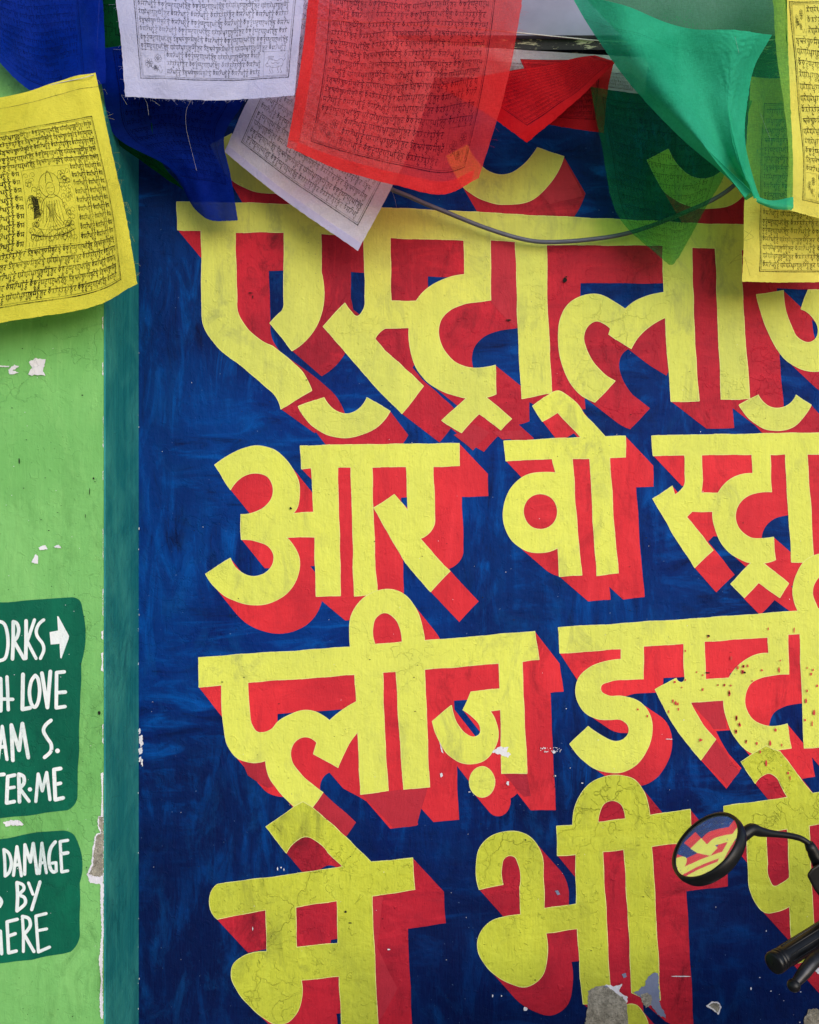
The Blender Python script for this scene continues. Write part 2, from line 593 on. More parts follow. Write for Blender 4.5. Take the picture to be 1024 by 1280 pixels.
def rim(V, F, hw, d, mat, parent):
    """the slightly paler ridge of paint left where the brush ran along the outline"""
    cnt = {}
    for f in F:
        for i in range(3):
            e = tuple(sorted((f[i], f[(i + 1) % 3])))
            cnt[e] = cnt.get(e, 0) + 1
    vs, fs = [], []
    for k, (e, c) in enumerate(cnt.items()):
        if c != 1: continue
        a, b = np.array(V[e[0]][:2]), np.array(V[e[1]][:2])
        L = np.linalg.norm(b - a)
        if L < 1e-4: continue
        t = (b - a) / L
        n = np.array([-t[1], t[0]])
        hw2 = hw * (.75 + .5 * math.sin(a[0] * .11 + a[1] * .07) ** 2)
        q = [a - t * .3 + n * hw2, b + t * .3 + n * hw2, b + t * .3 - n * hw2, a - t * .3 - n * hw2]
        z = d + (k % 13) * 6e-6
        p = [P(x[0], x[1], z) for x in q]
        if (p[1] - p[0]).cross(p[2] - p[0]).y > 0: p = p[::-1]
        m = len(vs)
        vs += p; fs.append((m, m + 1, m + 2, m + 3))
    return mesh_obj('outline_ridge', vs, fs, mat, parent)


def word(groups, ymat, rmat, label, holes=(), extra=None):
    """groups: list of (list of outlines, drop-shadow vector)"""
    k = WN[0]; WN[0] += 1
    solid, sh = [], []
    for polys, vec in groups:
        for p in polys:
            c = wobble(curve_pts(p), len(solid) + 31 * k)
            solid.append(c)
            if vec: sh += sweep(c, vec)
    hs = [curve_pts(h) for h in holes]
    V, F = union(solid, hs)
    o = flat_obj('painted_word', V, F, 0.0014 + k * 0.00006, M[ymat], wall)
    o['label'] = label
    rim(V, F, .62, 0.0013 + k * 0.00006, M['ridge'], o)
    V, F = union(sh)
    s = flat_obj('drop_shadow', V, F, 0.0005 + k * 0.00006, M[rmat], o)
    s['label'] = 'flat red painted shadow behind the yellow letters'
    return o


# --- first line
head1 = [(221, 252.5), (300, 253.7), (354, 255.5), (420, 257.5), (480, 260), (530, 262), (609, 266), (700, 271), (767, 273.7),
         (854, 278.7), (928, 281), (1150, 291), (1150, 323), (928, 312), (894, 310), (865, 308.7), (829, 306.5), (800, 306), (684, 306), (645, 302),
         (612, 299.5), (580, 300), (487, 297), (401, 292), (355, 290), (294, 290.5), (222, 287)]
e_stem = T(200, 240, [(205, 150), (209, 400), (210, 560, 1), (220, 672, 1), (248, 722, 1), (385, 850), (520, 965, 1), (570, 1010, 1), (598, 1055, 1), (605, 1085), (758, 992), (715, 905, 1), (645, 836, 1), (560, 770), (425, 668, 1), (392, 610, 1), (384, 550), (376, 150)])
e_hook = T(200, 240, [(620, 150), (620, 560), (612, 590, 1), (590, 612, 1), (550, 655), (660, 793), (790, 655, 1), (803, 620, 1), (806, 400), (806, 150)])
e_mat = T(330, 400, [(172, 432), (300, 388), (340, 440, 1), (410, 470, 1), (480, 440, 1), (515, 388), (630, 455), (570, 530, 1), (480, 575, 1), (390, 588, 1), (300, 565, 1), (215, 500, 1)])
s_st = T(380, 240, [(300, 150), (304, 400), (307, 555), (296, 592, 1), (265, 622, 1), (235, 596, 1), (205, 556), (97, 672), (205, 797), (392, 1010), (490, 1108), (597, 970), (500, 880), (405, 795), (355, 735), (380, 700, 1), (410, 680), (560, 680), (575, 545), (436, 545), (428, 150)])
t_st = T(380, 240, [(800, 150), (803, 412), (735, 425, 1), (650, 460, 1), (580, 520, 1), (540, 590, 1), (525, 680, 1), (530, 765, 1), (550, 850, 1), (595, 925, 1), (655, 975, 1), (740, 1012, 1), (820, 1030, 1), (900, 1028, 1), (960, 1010), (957, 866), (880, 880, 1), (800, 872, 1), (740, 838, 1), (695, 780, 1), (672, 700, 1), (685, 640, 1), (730, 590, 1), (800, 560, 1), (880, 547, 1), (934, 540), (930, 150)])
ra1 = T(540, 400, [(180, 385), (50, 502), (148, 563), (235, 468), (345, 550), (398, 495), (268, 385), (225, 360)])
aa1 = T(560, 270, [(338, 60), (348, 500), (370, 913), (520, 885), (505, 600), (495, 400), (492, 60)])
la1 = T(560, 270, [(735, 930), (650, 880, 1), (590, 790, 1), (560, 690, 1), (553, 590, 1), (565, 510, 1), (600, 445, 1), (660, 405, 1), (730, 390, 1), (790, 405, 1), (840, 435, 1), (887, 465), (930, 430, 1), (990, 403, 1), (1077, 382), (1120, 382), (1120, 505), (1087, 508), (1025, 540, 1), (960, 595, 1), (917, 662), (805, 590), (813, 563), (780, 536, 1), (745, 525, 1), (700, 550, 1), (680, 600, 1), (690, 660, 1), (730, 735, 1), (790, 797, 1), (835, 825)])
st1 = T(768, 330, [(243, -130), (245, 0), (250, 200), (262, 400), (285, 687), (424, 684), (405, 430), (392, 120), (386, -130)])
st2 = T(768, 330, [(503, -130), (510, 0), (520, 300), (535, 676), (677, 672), (655, 380), (638, 100), (632, -130)])
ja1 = T(768, 330, [(712, 153), (845, 132), (855, 220, 1), (885, 310, 1), (925, 375, 1), (975, 392, 1), (1010, 370, 1), (1020, 335, 1), (1000, 275, 1), (935, 225), (970, 130), (1180, 125), (1180, 240), (1095, 250), (1140, 330, 1), (1140, 420, 1), (1090, 510, 1), (1010, 537, 1), (930, 522, 1), (850, 470, 1), (790, 380, 1), (740, 260, 1)])
st3 = T(768, 330, [(1175, -60), (1300, -60), (1310, 690), (1190, 690)])
u1 = T(768, 330, [(625, 705), (720, 655), (755, 700, 1), (815, 722, 1), (870, 705, 1), (910, 655), (985, 705), (950, 760, 1), (900, 810, 1), (830, 832, 1), (760, 825, 1), (690, 785, 1)])
ch = T(512, 0, [(185, 780), (290, 725), (325, 790, 1), (385, 850, 1), (440, 873, 1), (500, 868, 1), (570, 825, 1), (615, 775, 1), (640, 738), (772, 783), (740, 860, 1), (690, 930, 1), (610, 1000, 1), (520, 1020, 1), (420, 1015, 1), (340, 985, 1), (270, 935, 1), (225, 860, 1)])
off = lambda poly, dx, dy: [(p[0] + dx, p[1] + dy) + tuple(p[2:]) for p in poly]
v1 = (42, 34)
word([([head1], (40, 48)), ([e_stem], (42, 30)), ([e_hook], (37, 32)), ([e_mat], (23, 30)), ([s_st], (47, 36)), ([t_st], (42, 34)), ([ra1], (28, 24)),
      ([aa1], (42, 20)), ([la1, st1, st2], (44, 34)), ([ja1, st3], (36, 34)), ([u1], (27, 30)),
      ([ch, off(ch, 251, 5), off(ch, -295, -14)], (27, 46))],
     'yellow_olive', 'red_dark', 'topmost line of big yellow painted letters, ending under a grey cable')

# --- second line, three words
h2 = [(375.5, 557.5), (496, 555), (574, 554.3), (574.5, 582), (541, 583), (508, 583), (465, 584), (440, 584), (422, 584), (390, 584.5), (377, 586)]
a2 = T(240, 540, [(115, 165), (180, 120, 1), (250, 85, 1), (340, 70, 1), (420, 95, 1), (490, 165, 1), (530, 240, 1), (537, 320, 1), (525, 380, 1), (505, 408), (625, 400), (625, 525), (470, 527), (515, 580, 1), (538, 650, 1), (525, 730, 1), (470, 810, 1), (400, 850, 1), (320, 865, 1), (235, 850, 1), (160, 815, 1), (110, 770, 1), (68, 710), (192, 632), (225, 685, 1), (270, 715, 1), (320, 722, 1), (375, 700, 1), (408, 650, 1), (408, 610, 1), (380, 570, 1), (320, 545, 1), (248, 537), (245, 412), (320, 400, 1), (370, 370, 1), (403, 320, 1), (405, 270, 1), (380, 225, 1), (330, 205, 1), (270, 215, 1), (225, 245, 1), (193, 288)])
a2s = T(240, 540, [(596, 150), (605, 300), (615, 550), (622, 822), (742, 818), (738, 600), (730, 300), (730, 150)])
a2t = T(240, 540, [(796, 150), (803, 450), (812, 820), (928, 812), (915, 650), (905, 400), (898, 150)])
r2 = T(400, 530, [(430, 180), (440, 435), (372, 352), (270, 420), (350, 560), (430, 695), (553, 838), (650, 735), (580, 665), (500, 572), (545, 545, 1), (570, 505, 1), (573, 450, 1), (568, 300), (565, 180)])
word([([h2], (36, 38)), ([a2], (29, 36)), ([a2s, a2t], (36, 30)), ([r2], (36, 38))], 'yellow_pale', 'red_bright',
     'yellow painted word starting with a round curling letter, left end of the second line')
h2b = T(600, 520, [(120, 125), (510, 108), (727, 100), (728, 205), (650, 208), (550, 212), (460, 213), (358, 214), (130, 224)])
m2b = T(540, 400, [(505, 430), (595, 368), (632, 355, 1), (668, 372, 1), (760, 470), (885, 605), (770, 610), (750, 592), (630, 462), (553, 506)])
va2 = T(600, 520, [(380, 285), (300, 283, 1), (225, 300, 1), (160, 355, 1), (125, 430, 1), (117, 500, 1), (135, 580, 1), (185, 645, 1), (250, 678, 1), (320, 682, 1), (390, 658), (398, 803), (510, 795), (490, 600), (460, 190), (357, 190)])
hole2 = [(600 + (303 + 86 * math.cos(a)) / 4, 520 + (478 + 90 * math.sin(a)) / 4) for a in [2 * math.pi * k / 36 for k in range(36)]]
st2b = T(600, 520, [(550, 190), (565, 500), (585, 798), (692, 785), (665, 480), (648, 190)])
word([([h2b], (35, 37)), ([m2b], (20, 26)), ([va2], (36, 31)), ([st2b], (33, 30))], 'yellow_pale', 'red_bright',
     'short yellow painted word with a closed round loop, middle of the second line', [hole2])
h2c = T(768, 530, [(188, 60), (500, 52), (1024, 45), (1400, 40), (1400, 146), (965, 150), (855, 150), (775, 152), (690, 152), (435, 154), (350, 154), (195, 158)])
s2c = T(768, 530, [(350, 130), (356, 280), (350, 310, 1), (335, 330, 1), (303, 355), (290, 310), (193, 375), (300, 560), (402, 718), (494, 630), (440, 560), (360, 465), (388, 437), (520, 437), (540, 345), (435, 345), (442, 280), (435, 130)])
t2c = T(768, 530, [(690, 130), (693, 247), (630, 255, 1), (570, 285, 1), (520, 345, 1), (497, 410, 1), (495, 480, 1), (515, 550, 1), (550, 615, 1), (610, 665, 1), (690, 695, 1), (750, 695, 1), (806, 678), (797, 566), (740, 573, 1), (680, 568, 1), (630, 530, 1), (605, 465, 1), (620, 405, 1), (665, 360, 1), (725, 342, 1), (787, 338), (777, 130)])
l2c = T(768, 530, [(690, 690), (583, 800), (650, 868), (722, 792), (828, 868), (872, 798), (740, 692), (715, 670)])
st2c = T(768, 530, [(855, 130), (870, 400), (887, 690), (997, 690), (985, 450), (963, 130)])
word([([h2c], (36, 38)), ([s2c], (27, 31)), ([t2c], (33, 29)), ([l2c], (20, 22)), ([st2c], (36, 32))], 'yellow_pale', 'red_bright',
     'yellow painted word cut by the right edge of the photo, second line')

# --- third line
h3 = [(248.2, 822), (440, 808.7), (495, 803.5), (531, 801), (668.7, 789.5), (673.7, 824.5), (652.5, 827), (623.7, 829), (531, 836.5), (495, 839.5), (443.7, 843), (310, 853), (277.5, 856), (248.7, 859)]
arch3 = [(438.7, 812), (437, 790, 1), (438.7, 772, 1), (447, 756, 1), (460, 744, 1), (480, 737, 1), (500, 740, 1), (517, 756, 1), (527, 780, 1), (531, 806), (503, 806), (500, 785, 1), (494, 773, 1), (480, 766, 1), (470, 772, 1), (466, 786, 1), (470, 808)]
pl3 = T(310, 850, [(-130, -20), (-130, 130, 1), (-120, 240, 1), (-95, 340, 1), (-55, 388, 1), (0, 410, 1), (88, 403), (105, 480, 1), (155, 555, 1), (235, 635), (320, 640), (375, 562), (320, 522, 1), (260, 467, 1), (222, 412, 1), (213, 358, 1), (235, 308, 1), (280, 285, 1), (320, 293, 1), (345, 313), (328, 370), (450, 438), (480, 370, 1), (510, 312, 1), (550, 260), (556, 400), (563, 572), (702, 553), (685, 300), (672, -60), (535, -60), (543, 108), (460, 160, 1), (408, 205), (370, 175, 1), (330, 158, 1), (280, 152, 1), (210, 175, 1), (150, 210, 1), (120, 245, 1), (80, 262, 1), (45, 260, 1), (20, 225, 1), (8, 160, 1), (2, 80), (0, -20)])
i3 = T(480, 770, [(57, 230), (80, 600), (100, 867), (228, 855), (212, 500), (202, 230)])
ja3 = T(480, 770, [(575, 205), (580, 365), (435, 380), (395, 470), (450, 510, 1), (482, 555, 1), (480, 590, 1), (455, 605, 1), (410, 590, 1), (370, 545, 1), (345, 485, 1), (337, 448), (242, 527), (275, 620, 1), (320, 690, 1), (380, 730, 1), (440, 740, 1), (500, 722, 1), (550, 665, 1), (572, 590, 1), (560, 530, 1), (530, 475), (583, 468), (590, 788), (715, 787), (700, 450), (690, 205)])
dot3 = [(480 + (491 + 63 * math.cos(a)) / 4, 770 + (830 + 76 * math.sin(a)) / 4) for a in [2 * math.pi * k / 32 for k in range(32)]]
word([([h3], (31, 40)), ([arch3], (29, 36)), ([pl3], (37, 43)), ([i3], (37, 41)), ([ja3], (36, 46)), ([dot3], (20, 24))], 'yellow_pale', 'red_bright',
     'yellow painted word with a dot below it, left of the third line')
h3b = [(698, 784.5), (785, 779), (918, 770), (998, 764), (1024, 761), (1120, 752), (1120, 782), (1000, 792), (984, 793), (960.5, 796.7), (880, 801.7), (854, 804.5), (804, 807.5), (776, 811), (700, 816.5)]
da3 = T(680, 740, [(387, 250), (387, 338), (300, 350, 1), (220, 385, 1), (175, 430, 1), (160, 490, 1), (175, 560, 1), (210, 605, 1), (260, 632, 1), (330, 638, 1), (390, 640, 1), (420, 665, 1), (425, 700, 1), (400, 735, 1), (360, 748, 1), (300, 725, 1), (222, 672), (130, 760), (185, 830, 1), (250, 880, 1), (330, 902, 1), (400, 898, 1), (460, 865, 1), (510, 800, 1), (537, 730, 1), (537, 640, 1), (510, 580, 1), (460, 540, 1), (390, 522, 1), (320, 518, 1), (285, 495, 1), (285, 470, 1), (330, 447, 1), (420, 437, 1), (497, 435), (497, 240)])
s3b = T(680, 740, [(697, 230), (705, 425), (690, 452, 1), (662, 432), (557, 487), (610, 595), (670, 695), (785, 840), (860, 737), (800, 670, 1), (760, 605, 1), (733, 552), (925, 540), (950, 430), (808, 438), (800, 220)])
t3b = T(768, 740, [(770, 200), (773, 307), (700, 318, 1), (630, 360, 1), (575, 428), (550, 490, 1), (548, 560, 1), (565, 640, 1), (600, 720, 1), (650, 780, 1), (700, 810, 1), (800, 795), (885, 780), (865, 660), (800, 672, 1), (740, 665, 1), (690, 635, 1), (655, 570, 1), (655, 520, 1), (680, 460, 1), (730, 430, 1), (800, 415, 1), (873, 410), (868, 190)])
st3b = T(768, 740, [(928, 190), (935, 400), (950, 780), (1080, 770), (1080, 170)])
arch3b = T(768, 530, [(930, 955), (905, 900, 1), (893, 830, 1), (913, 750, 1), (960, 680, 1), (1040, 650, 1), (1120, 680, 1), (1170, 750, 1), (1190, 850, 1), (1190, 945), (1080, 945), (1080, 850, 1), (1065, 790, 1), (1035, 763, 1), (1003, 795, 1), (992, 850, 1), (1010, 905, 1), (1035, 955)])
wd3 = word([([h3b], (26, 40)), ([da3], (25, 17)), ([s3b], (32, 36)), ([t3b, st3b], (30, 36)), ([arch3b], (29, 36))], 'yellow_pale', 'red_bright',
           'yellow painted word speckled with dark red drips, right of the third line')

# --- fourth line
h4 = [(268.7, 1108, 1), (272, 1105.5), (390, 1089.5), (430, 1083), (465, 1077.5), (516, 1072.7), (518.5, 1112), (465, 1120), (421, 1126), (369, 1134), (332, 1137.5), (271.5, 1149)]
e4 = T(310, 850, [(235, 632), (90, 735), (192, 865), (232, 812, 1), (288, 783, 1), (340, 803, 1), (400, 862), (490, 950), (630, 935), (615, 910), (540, 838), (430, 730), (320, 636), (275, 610)])
m4 = T(250, 1024, [(328, 420), (335, 662), (270, 668, 1), (210, 690, 1), (165, 730, 1), (157, 780, 1), (185, 855, 1), (250, 935, 1), (320, 995, 1), (380, 1025, 1), (430, 1020, 1), (480, 975, 1), (508, 900, 1), (505, 805), (705, 785), (702, 620), (483, 642), (478, 410)])
m4s = T(250, 1024, [(685, 380), (690, 640), (697, 790), (712, 1100), (894, 1100), (880, 850), (868, 600), (858, 350)])
word([([h4], (39, 42)), ([e4], (30, 36)), ([m4], (44, 42)), ([m4s], (45, 40))], 'yellow_deep', 'red_dark',
     'yellow painted letter with a drop shaped bulge, left end of the bottom line')
h4b = [(696, 1033), (755, 1027.5), (812, 1019.5), (863, 1012), (864, 1052), (814, 1058), (780, 1062), (752.5, 1064.5), (720, 1068), (697, 1069.5)]
b4 = T(580, 960, [(77, 608), (62, 480, 1), (80, 400, 1), (140, 340, 1), (220, 318, 1), (300, 328, 1), (355, 370, 1), (387, 430, 1), (397, 510), (401, 703), (590, 677), (590, 802), (410, 826), (416, 940, 1), (384, 1050, 1), (310, 1094, 1), (220, 1072, 1), (120, 1000, 1), (72, 915, 1), (70, 860, 1), (95, 805, 1), (140, 765, 1), (200, 746, 1), (285, 733), (280, 600), (272, 480, 1), (255, 445, 1), (228, 438, 1), (200, 455, 1), (190, 490, 1), (195, 582)])
b4s = T(660, 1024, [(240, 120), (243, 420), (248, 550), (262, 800), (275, 900), (278, 925), (416, 925), (412, 860), (395, 560), (372, 120)])
i4 = T(580, 960, [(545, 300), (548, 230, 1), (575, 150, 1), (630, 80, 1), (700, 45, 1), (780, 38, 1), (845, 55, 1), (895, 110, 1), (920, 180, 1), (932, 270), (805, 285), (803, 220, 1), (785, 180, 1), (745, 163, 1), (700, 180, 1), (680, 220, 1), (673, 300)])
i4s = T(660, 1024, [(478, 120), (500, 450), (520, 868), (590, 905), (662, 905), (655, 770), (635, 400), (617, 100)])
word([([h4b], (46, 56)), ([b4], (32, 36)), ([b4s], (42, 36)), ([i4], (28, 34)), ([i4s], (42, 36))], 'yellow_deep', 'red_dark',
     'yellow painted word with an arch on top, its foot flaked to bare plaster, bottom line')
h4c = [(905, 1008), (984, 997), (1120, 976), (1120, 1014), (1012, 1032), (985, 1036), (907, 1047)]
p4 = [(933, 1030), (934.5, 1065), (935.5, 1088, 1), (937.5, 1111, 1), (945.5, 1129.5, 1), (957.5, 1141, 1), (971, 1139.5, 1), (987, 1133), (991, 1205), (1021, 1198), (1017, 1149), (1014, 1099), (1011, 1020), (984, 1020), (987, 1097), (977, 1104.5, 1), (967.5, 1108, 1), (962, 1099.5, 1), (959.5, 1080), (957.5, 1030)]
e4c = T(768, 740, [(690, 812), (635, 850), (705, 958), (740, 920, 1), (775, 907, 1), (810, 925, 1), (835, 970, 1), (880, 1050), (1010, 1030), (985, 1000), (830, 800), (760, 770)])
word([([h4c], (40, 46)), ([p4], (40, 44)), ([e4c], (26, 32))], 'yellow_deep', 'red_dark',
     'yellow painted word partly hidden by the motorbike mirror, right end of the bottom line')
a5 = T(660, 1024, [(470, 960), (495, 930, 1), (540, 930, 1), (580, 975, 1), (610, 1080), (470, 1080)])
word([([a5], (18, 20))], 'yellow_deep', 'red_dark', 'tip of a yellow painted arch at the bottom edge of the photo')


M['red_dull'] = wall_paint('dull second coat of red', lin(176, 42, 58), lin(164, 38, 54), lin(188, 46, 60), lin(110, 22, 36), .5, 5, brush=.5, light=lin(192, 50, 66))
for q_ in (T(540, 400, [(110, 575), (210, 518), (288, 562), (205, 652)]), T(540, 400, [(300, 556), (448, 552), (470, 590), (352, 598)]),
           T(420, 1024, [(182, 390), (236, 388), (206, 640), (308, 845), (244, 968), (206, 1024)]),
           T(680, 740, [(733, 552), (902, 540), (915, 684), (848, 686), (826, 650)]), T(680, 740, [(788, 838), (858, 737), (980, 898), (918, 966)]),
           T(310, 850, [(-40, 395), (0, 410), (88, 403), (126, 534), (98, 540), (0, 478)]), T(310, 850, [(375, 562), (540, 712), (494, 780), (322, 640)]),
           T(310, 850, [(572, 572), (900, 536), (845, 728), (726, 740)]), T(480, 770, [(600, 790), (715, 788), (735, 900), (700, 905)]),
           T(512, 0, [(772, 783), (868, 980), (700, 1022), (660, 970), (730, 880)]), T(560, 270, [(215, 120), (335, 128), (344, 560), (250, 470), (210, 420)])):
    V, F = union([wobble(curve_pts(q_), 5)])
    flat_obj('second_coat', V, F, 0.0012, M['red_dull'], wall)


# --- flaked patches
def ragged(poly, amp, seed, sub=5):
    rnd = random.Random(seed)
    c = curve_pts(poly, 4)
    out = []
    for i in range(len(c)):
        a, b = c[i], c[(i + 1) % len(c)]
        L = np.linalg.norm(b - a)
        m = max(1, int(L / (amp * 2.0)))
        for k in range(m):
            out.append(a + (b - a) * k / m + np.array([rnd.uniform(-amp, amp), rnd.uniform(-amp, amp)]))
    return out


PN = [0]


def patch(poly, mat, parent, amp=1.0, base=0.0024, label=None, name='bare_patch'):
    PN[0] += 1
    V, F = union([ragged(poly, amp, PN[0])])
    o = flat_obj(name, V, F, base + PN[0] * 0.00004, M[mat], parent)
    if label: o['label'] = label
    return o


pA = T(660, 1024, [(300, 860), (330, 845), (375, 835, 1), (410, 850), (445, 870), (480, 900, 1), (497, 960), (500, 1080), (280, 1080), (300, 930)])
patch(T(660, 1024, [(360, 845), (385, 830), (440, 835), (475, 825), (455, 865), (498, 890), (495, 925), (440, 900)]), 'primer', wall, 1.0, label='pale primer left round the flaked plaster')
patch(T(660, 1024, [(355, 850), (385, 832, 1), (412, 855), (430, 900), (380, 900)]), 'grey_coat', wall, .8, name='old_paint_patch')
patch(pA, 'plaster', wall, 1.2, label='flaked patch of rough grey plaster', name='bare_patch')
patch(T(660, 1024, [(530, 872), (585, 830), (600, 790, 1), (650, 770), (655, 830), (660, 920), (685, 970), (690, 995), (650, 980), (615, 930), (590, 935), (560, 885)]), 'grey_coat', wall, 1.0, name='old_paint_patch')
patch(T(660, 1024, [(565, 875), (600, 868), (622, 890), (615, 930), (590, 945), (568, 905)]), 'plaster', wall, .6)
patch(T(660, 1024, [(890, 935), (920, 912), (955, 915), (968, 940), (955, 978), (925, 955)]), 'primer', wall, .5)
patch(T(660, 1024, [(905, 932), (930, 918), (958, 925), (960, 945), (950, 968), (928, 948)]), 'plaster', wall, .5)
patch(T(820, 1076, [(930, 1000), (960, 935), (1010, 925), (1060, 960), (1060, 1060), (940, 1060)], 5.02), 'plaster', wall, .9)
patch(T(480, 770, [(540, 680), (575, 655), (625, 655), (615, 680), (637, 690), (620, 708), (570, 690)]), 'primer', wall, .8, label='white chip where the paint is knocked off')
patch(T(480, 770, [(278, 630), (290, 660), (298, 688), (288, 680)]), 'primer', wall, .3)
patch(T(480, 770, [(280, 790), (290, 783), (296, 800), (284, 808)]), 'primer', wall, .3)
for q_ in ([(173, 912), (175.5, 910), (176, 916), (174, 918)], [(174, 920), (178, 919), (179, 930), (176, 934), (174, 928)], [(172.5, 936), (178, 934), (178, 941), (174, 944)], [(174, 947), (176, 946), (175.5, 953), (173, 952)], [(177, 948), (179, 950), (178, 958), (176.5, 955)]):
    patch(q_, 'primer', wall, .6)
patch(T(660, 1024, [(470, 775), (490, 770), (494, 788), (480, 795)]), 'grey_coat', wall, .4, name='old_paint_patch')
patch(T(580, 960, [(455, 615), (470, 612), (482, 632), (468, 636)]), 'grey_coat', wall, .4, name='old_paint_patch')
patch([(1016, 1207), (1024, 1210), (1034, 1220), (1022, 1218)], 'primer', wall, .8)


def specks(spots, mat, parent, name, base=0.0048, label=None):
    """little flecks on the wall, irregular outlines"""
    rnd = random.Random(len(spots))
    V, F = [], []
    for (x, y, rx, ry) in spots:
        n = len(V); m = 8
        for k in range(m):
            a = 2 * math.pi * k / m
            V.append((x + math.cos(a) * rx * rnd.uniform(.6, 1.15), y + math.sin(a) * ry * rnd.uniform(.6, 1.15)))
        F.append(tuple(range(n, n + m)))
    o = flat_obj(name, V, F, base, mat, parent)
    if label: o['label'] = label
    return o


rnd = random.Random(5)
wsp = [(676 + rnd.uniform(0, 26), 936 + rnd.uniform(-2, 4), rnd.uniform(.3, 1.4), rnd.uniform(.3, 1.2)) for _ in range(26)]
wsp += [(692.5, 940, 2.5, 2), (694, 970, 2, 1.2), (635, 979, 2, 3), (728, 979, 1.6, .8), (693, 970, 1.3, 1.3), (708, 886, .8, .8), (587, 990, 1.6, .7), (592, 994, .6, .5)]
wsp += [(347 + 0, 1086, .8, 2.4), (351.5, 1084.5, 1.0, 1.2), (355, 1087, .7, 2.0), (316, 1161, .7, 2.6), (486, 1187, 2.2, 1.0), (616, 1245, 1, 1.8), (627, 1245, .9, 1.0)]
wsp += [(657, 1261, 2.6, 3.2), (950, 1222, .8, .8), (958, 1164, .8, 1), (964, 1239, .9, .8), (980, 1251, .6, .5), (939, 1236, .9, 2.2), (1001, 1240, 1.1, .7), (1000, 1278, 1, .8), (895, 1134, .6, .6)]
wsp += [(837, 924, 5, .6), (852, 1220.5, 13, .8), (748, 925, 1, .5), (583, 1147, .5, .6), (713, 960, .7, .4), (855, 900, .6, .8)]
wsp += [(rnd.uniform(180, 1010), rnd.uniform(430, 1270), rnd.uniform(.25, .6), rnd.uniform(.25, .6)) for _ in range(70)]
wsp += [(172 + rnd.gauss(0, 1.2), rnd.uniform(420, 1270), rnd.uniform(.3, .8), rnd.uniform(.4, 2.2)) for _ in range(38)]
tag(specks(wsp, M['primer'], wall, 'paint_speck', .0046), kind='stuff')
drp = []
for (x, y) in [(645, 545), (660, 555), (673, 587), (470, 587), (518, 620), (625, 597), (655, 450), (690, 478), (795, 415), (795, 488), (790, 740), (870, 465), (905, 465), (935, 468), (927, 505), (1000, 372), (997, 400), (970, 380), (965, 630), (980, 665), (962, 700), (1012, 750), (708, 295), (708, 440), (822, 222), (765, 400), (670, 560)]:
    drp.append((680 + x / 4, 740 + y / 4, rnd.uniform(.8, 1.7), rnd.uniform(1.2, 3.4)))
for (x, y) in [(520, 465), (550, 465), (575, 508), (645, 372), (668, 370), (830, 343), (825, 390), (738, 392), (660, 745), (713, 757), (780, 757), (838, 765), (808, 690), (730, 800), (760, 855), (612, 630), (625, 662), (610, 695), (900, 190), (770, 185), (990, 660), (955, 640), (995, 390), (985, 410), (1015, 470), (965, 495), (1000, 605), (960, 545), (690, 445), (585, 330), (965, 380), (880, 930), (870, 905), (430, 740), (640, 400)]:
    drp.append((768 + x / 4, 740 + y / 4, rnd.uniform(.7, 1.7), rnd.uniform(1.2, 4.4)))
M['drip'] = simple('dark red paint drip', lin(208, 66, 60), .5, .3, 0, 90, .15)
specks(drp, M['drip'], wall, 'paint_drip', .0050, 'dark red paint drips')
M['dark_mark'] = simple('dark knocks and scratches', (.012, .012, .012, 1), .8, .2, 0, 90, .3)
dm = [(706, 350, 3, 3.5), (708, 346, 2, 1), (363.5, 635.5, 1.6, 2), (711.5, 1244, 0, 0), (817, 1050, .1, .1), (657, 1050, 1, 1.1), (669, 1225, 1.1, 1.1), (931, 841, 2.2, 1.6), (432, 1140, 2.2, 1.6), (438, 1154, 2.6, 1.0), (886, 795, 2.2, 1.4), (885, 841, 4, 1.0), (313, 366, 3.2, .8), (316, 371, .7, 2.4), (636, 400, 4, 1.0)]
dm += [(rnd.uniform(230, 1010), rnd.uniform(460, 1270), rnd.uniform(.3, 1.6), rnd.uniform(.25, .7)) for _ in range(90)]
tag(specks([d_ for d_ in dm if d_[2] > 0], M['dark_mark'], wall, 'scuff_mark', .0052), kind='stuff')

# --- beam along the top of the wall
bm_root = empty('roof_beam', (0, 0, P(0, 46, .1).z))
zt = P(0, 44, .12).z
b_ = MB(); b_.box((xl + .01, -.12, zt), (2.2, -.0, zt + .28)); b_.build('beam_panel', M['beam_white'], bm_root, False)
b_ = MB(); b_.box((xl + .01, -.105, P(0, 62, .105).z), (2.2, -.0025, zt - .0005)); b_.build('drip_edge', M['tar'], bm_root, False)
tag(bm_root, 'dusty white metal beam with a black tarred lower edge above the lettering', 'beam')

# ------------------------------------------------------------------ green pier with the painted credits
PD = 0.24
px0 = P(129.5, 0, PD).x
pb = MB()
pb.box((-2.6, -PD, 0), (px0, 0.25, 3.35))
pier = pb.build('green_wall', M['green'], smooth=False, loc=(0, 0, 0))
tag(pier, 'light green plastered pier with two dark green lettered panels and a chipped corner', 'wall')
tb = MB(); tb.box((px0 + .0006, -PD + .0006, 0), (px0 + .004, -0.0002, 3.34)); tb.build('corner_side', M['teal'], pier, False)['label'] = 'teal side face of the pier'
tb = MB(); tb.box((px0 + .0042, -.012, 0), (xl - .0002, 0.2, 3.34)); tb.build('corner_fillet', M['teal'], pier, False)['label'] = 'teal strip in the inner corner'


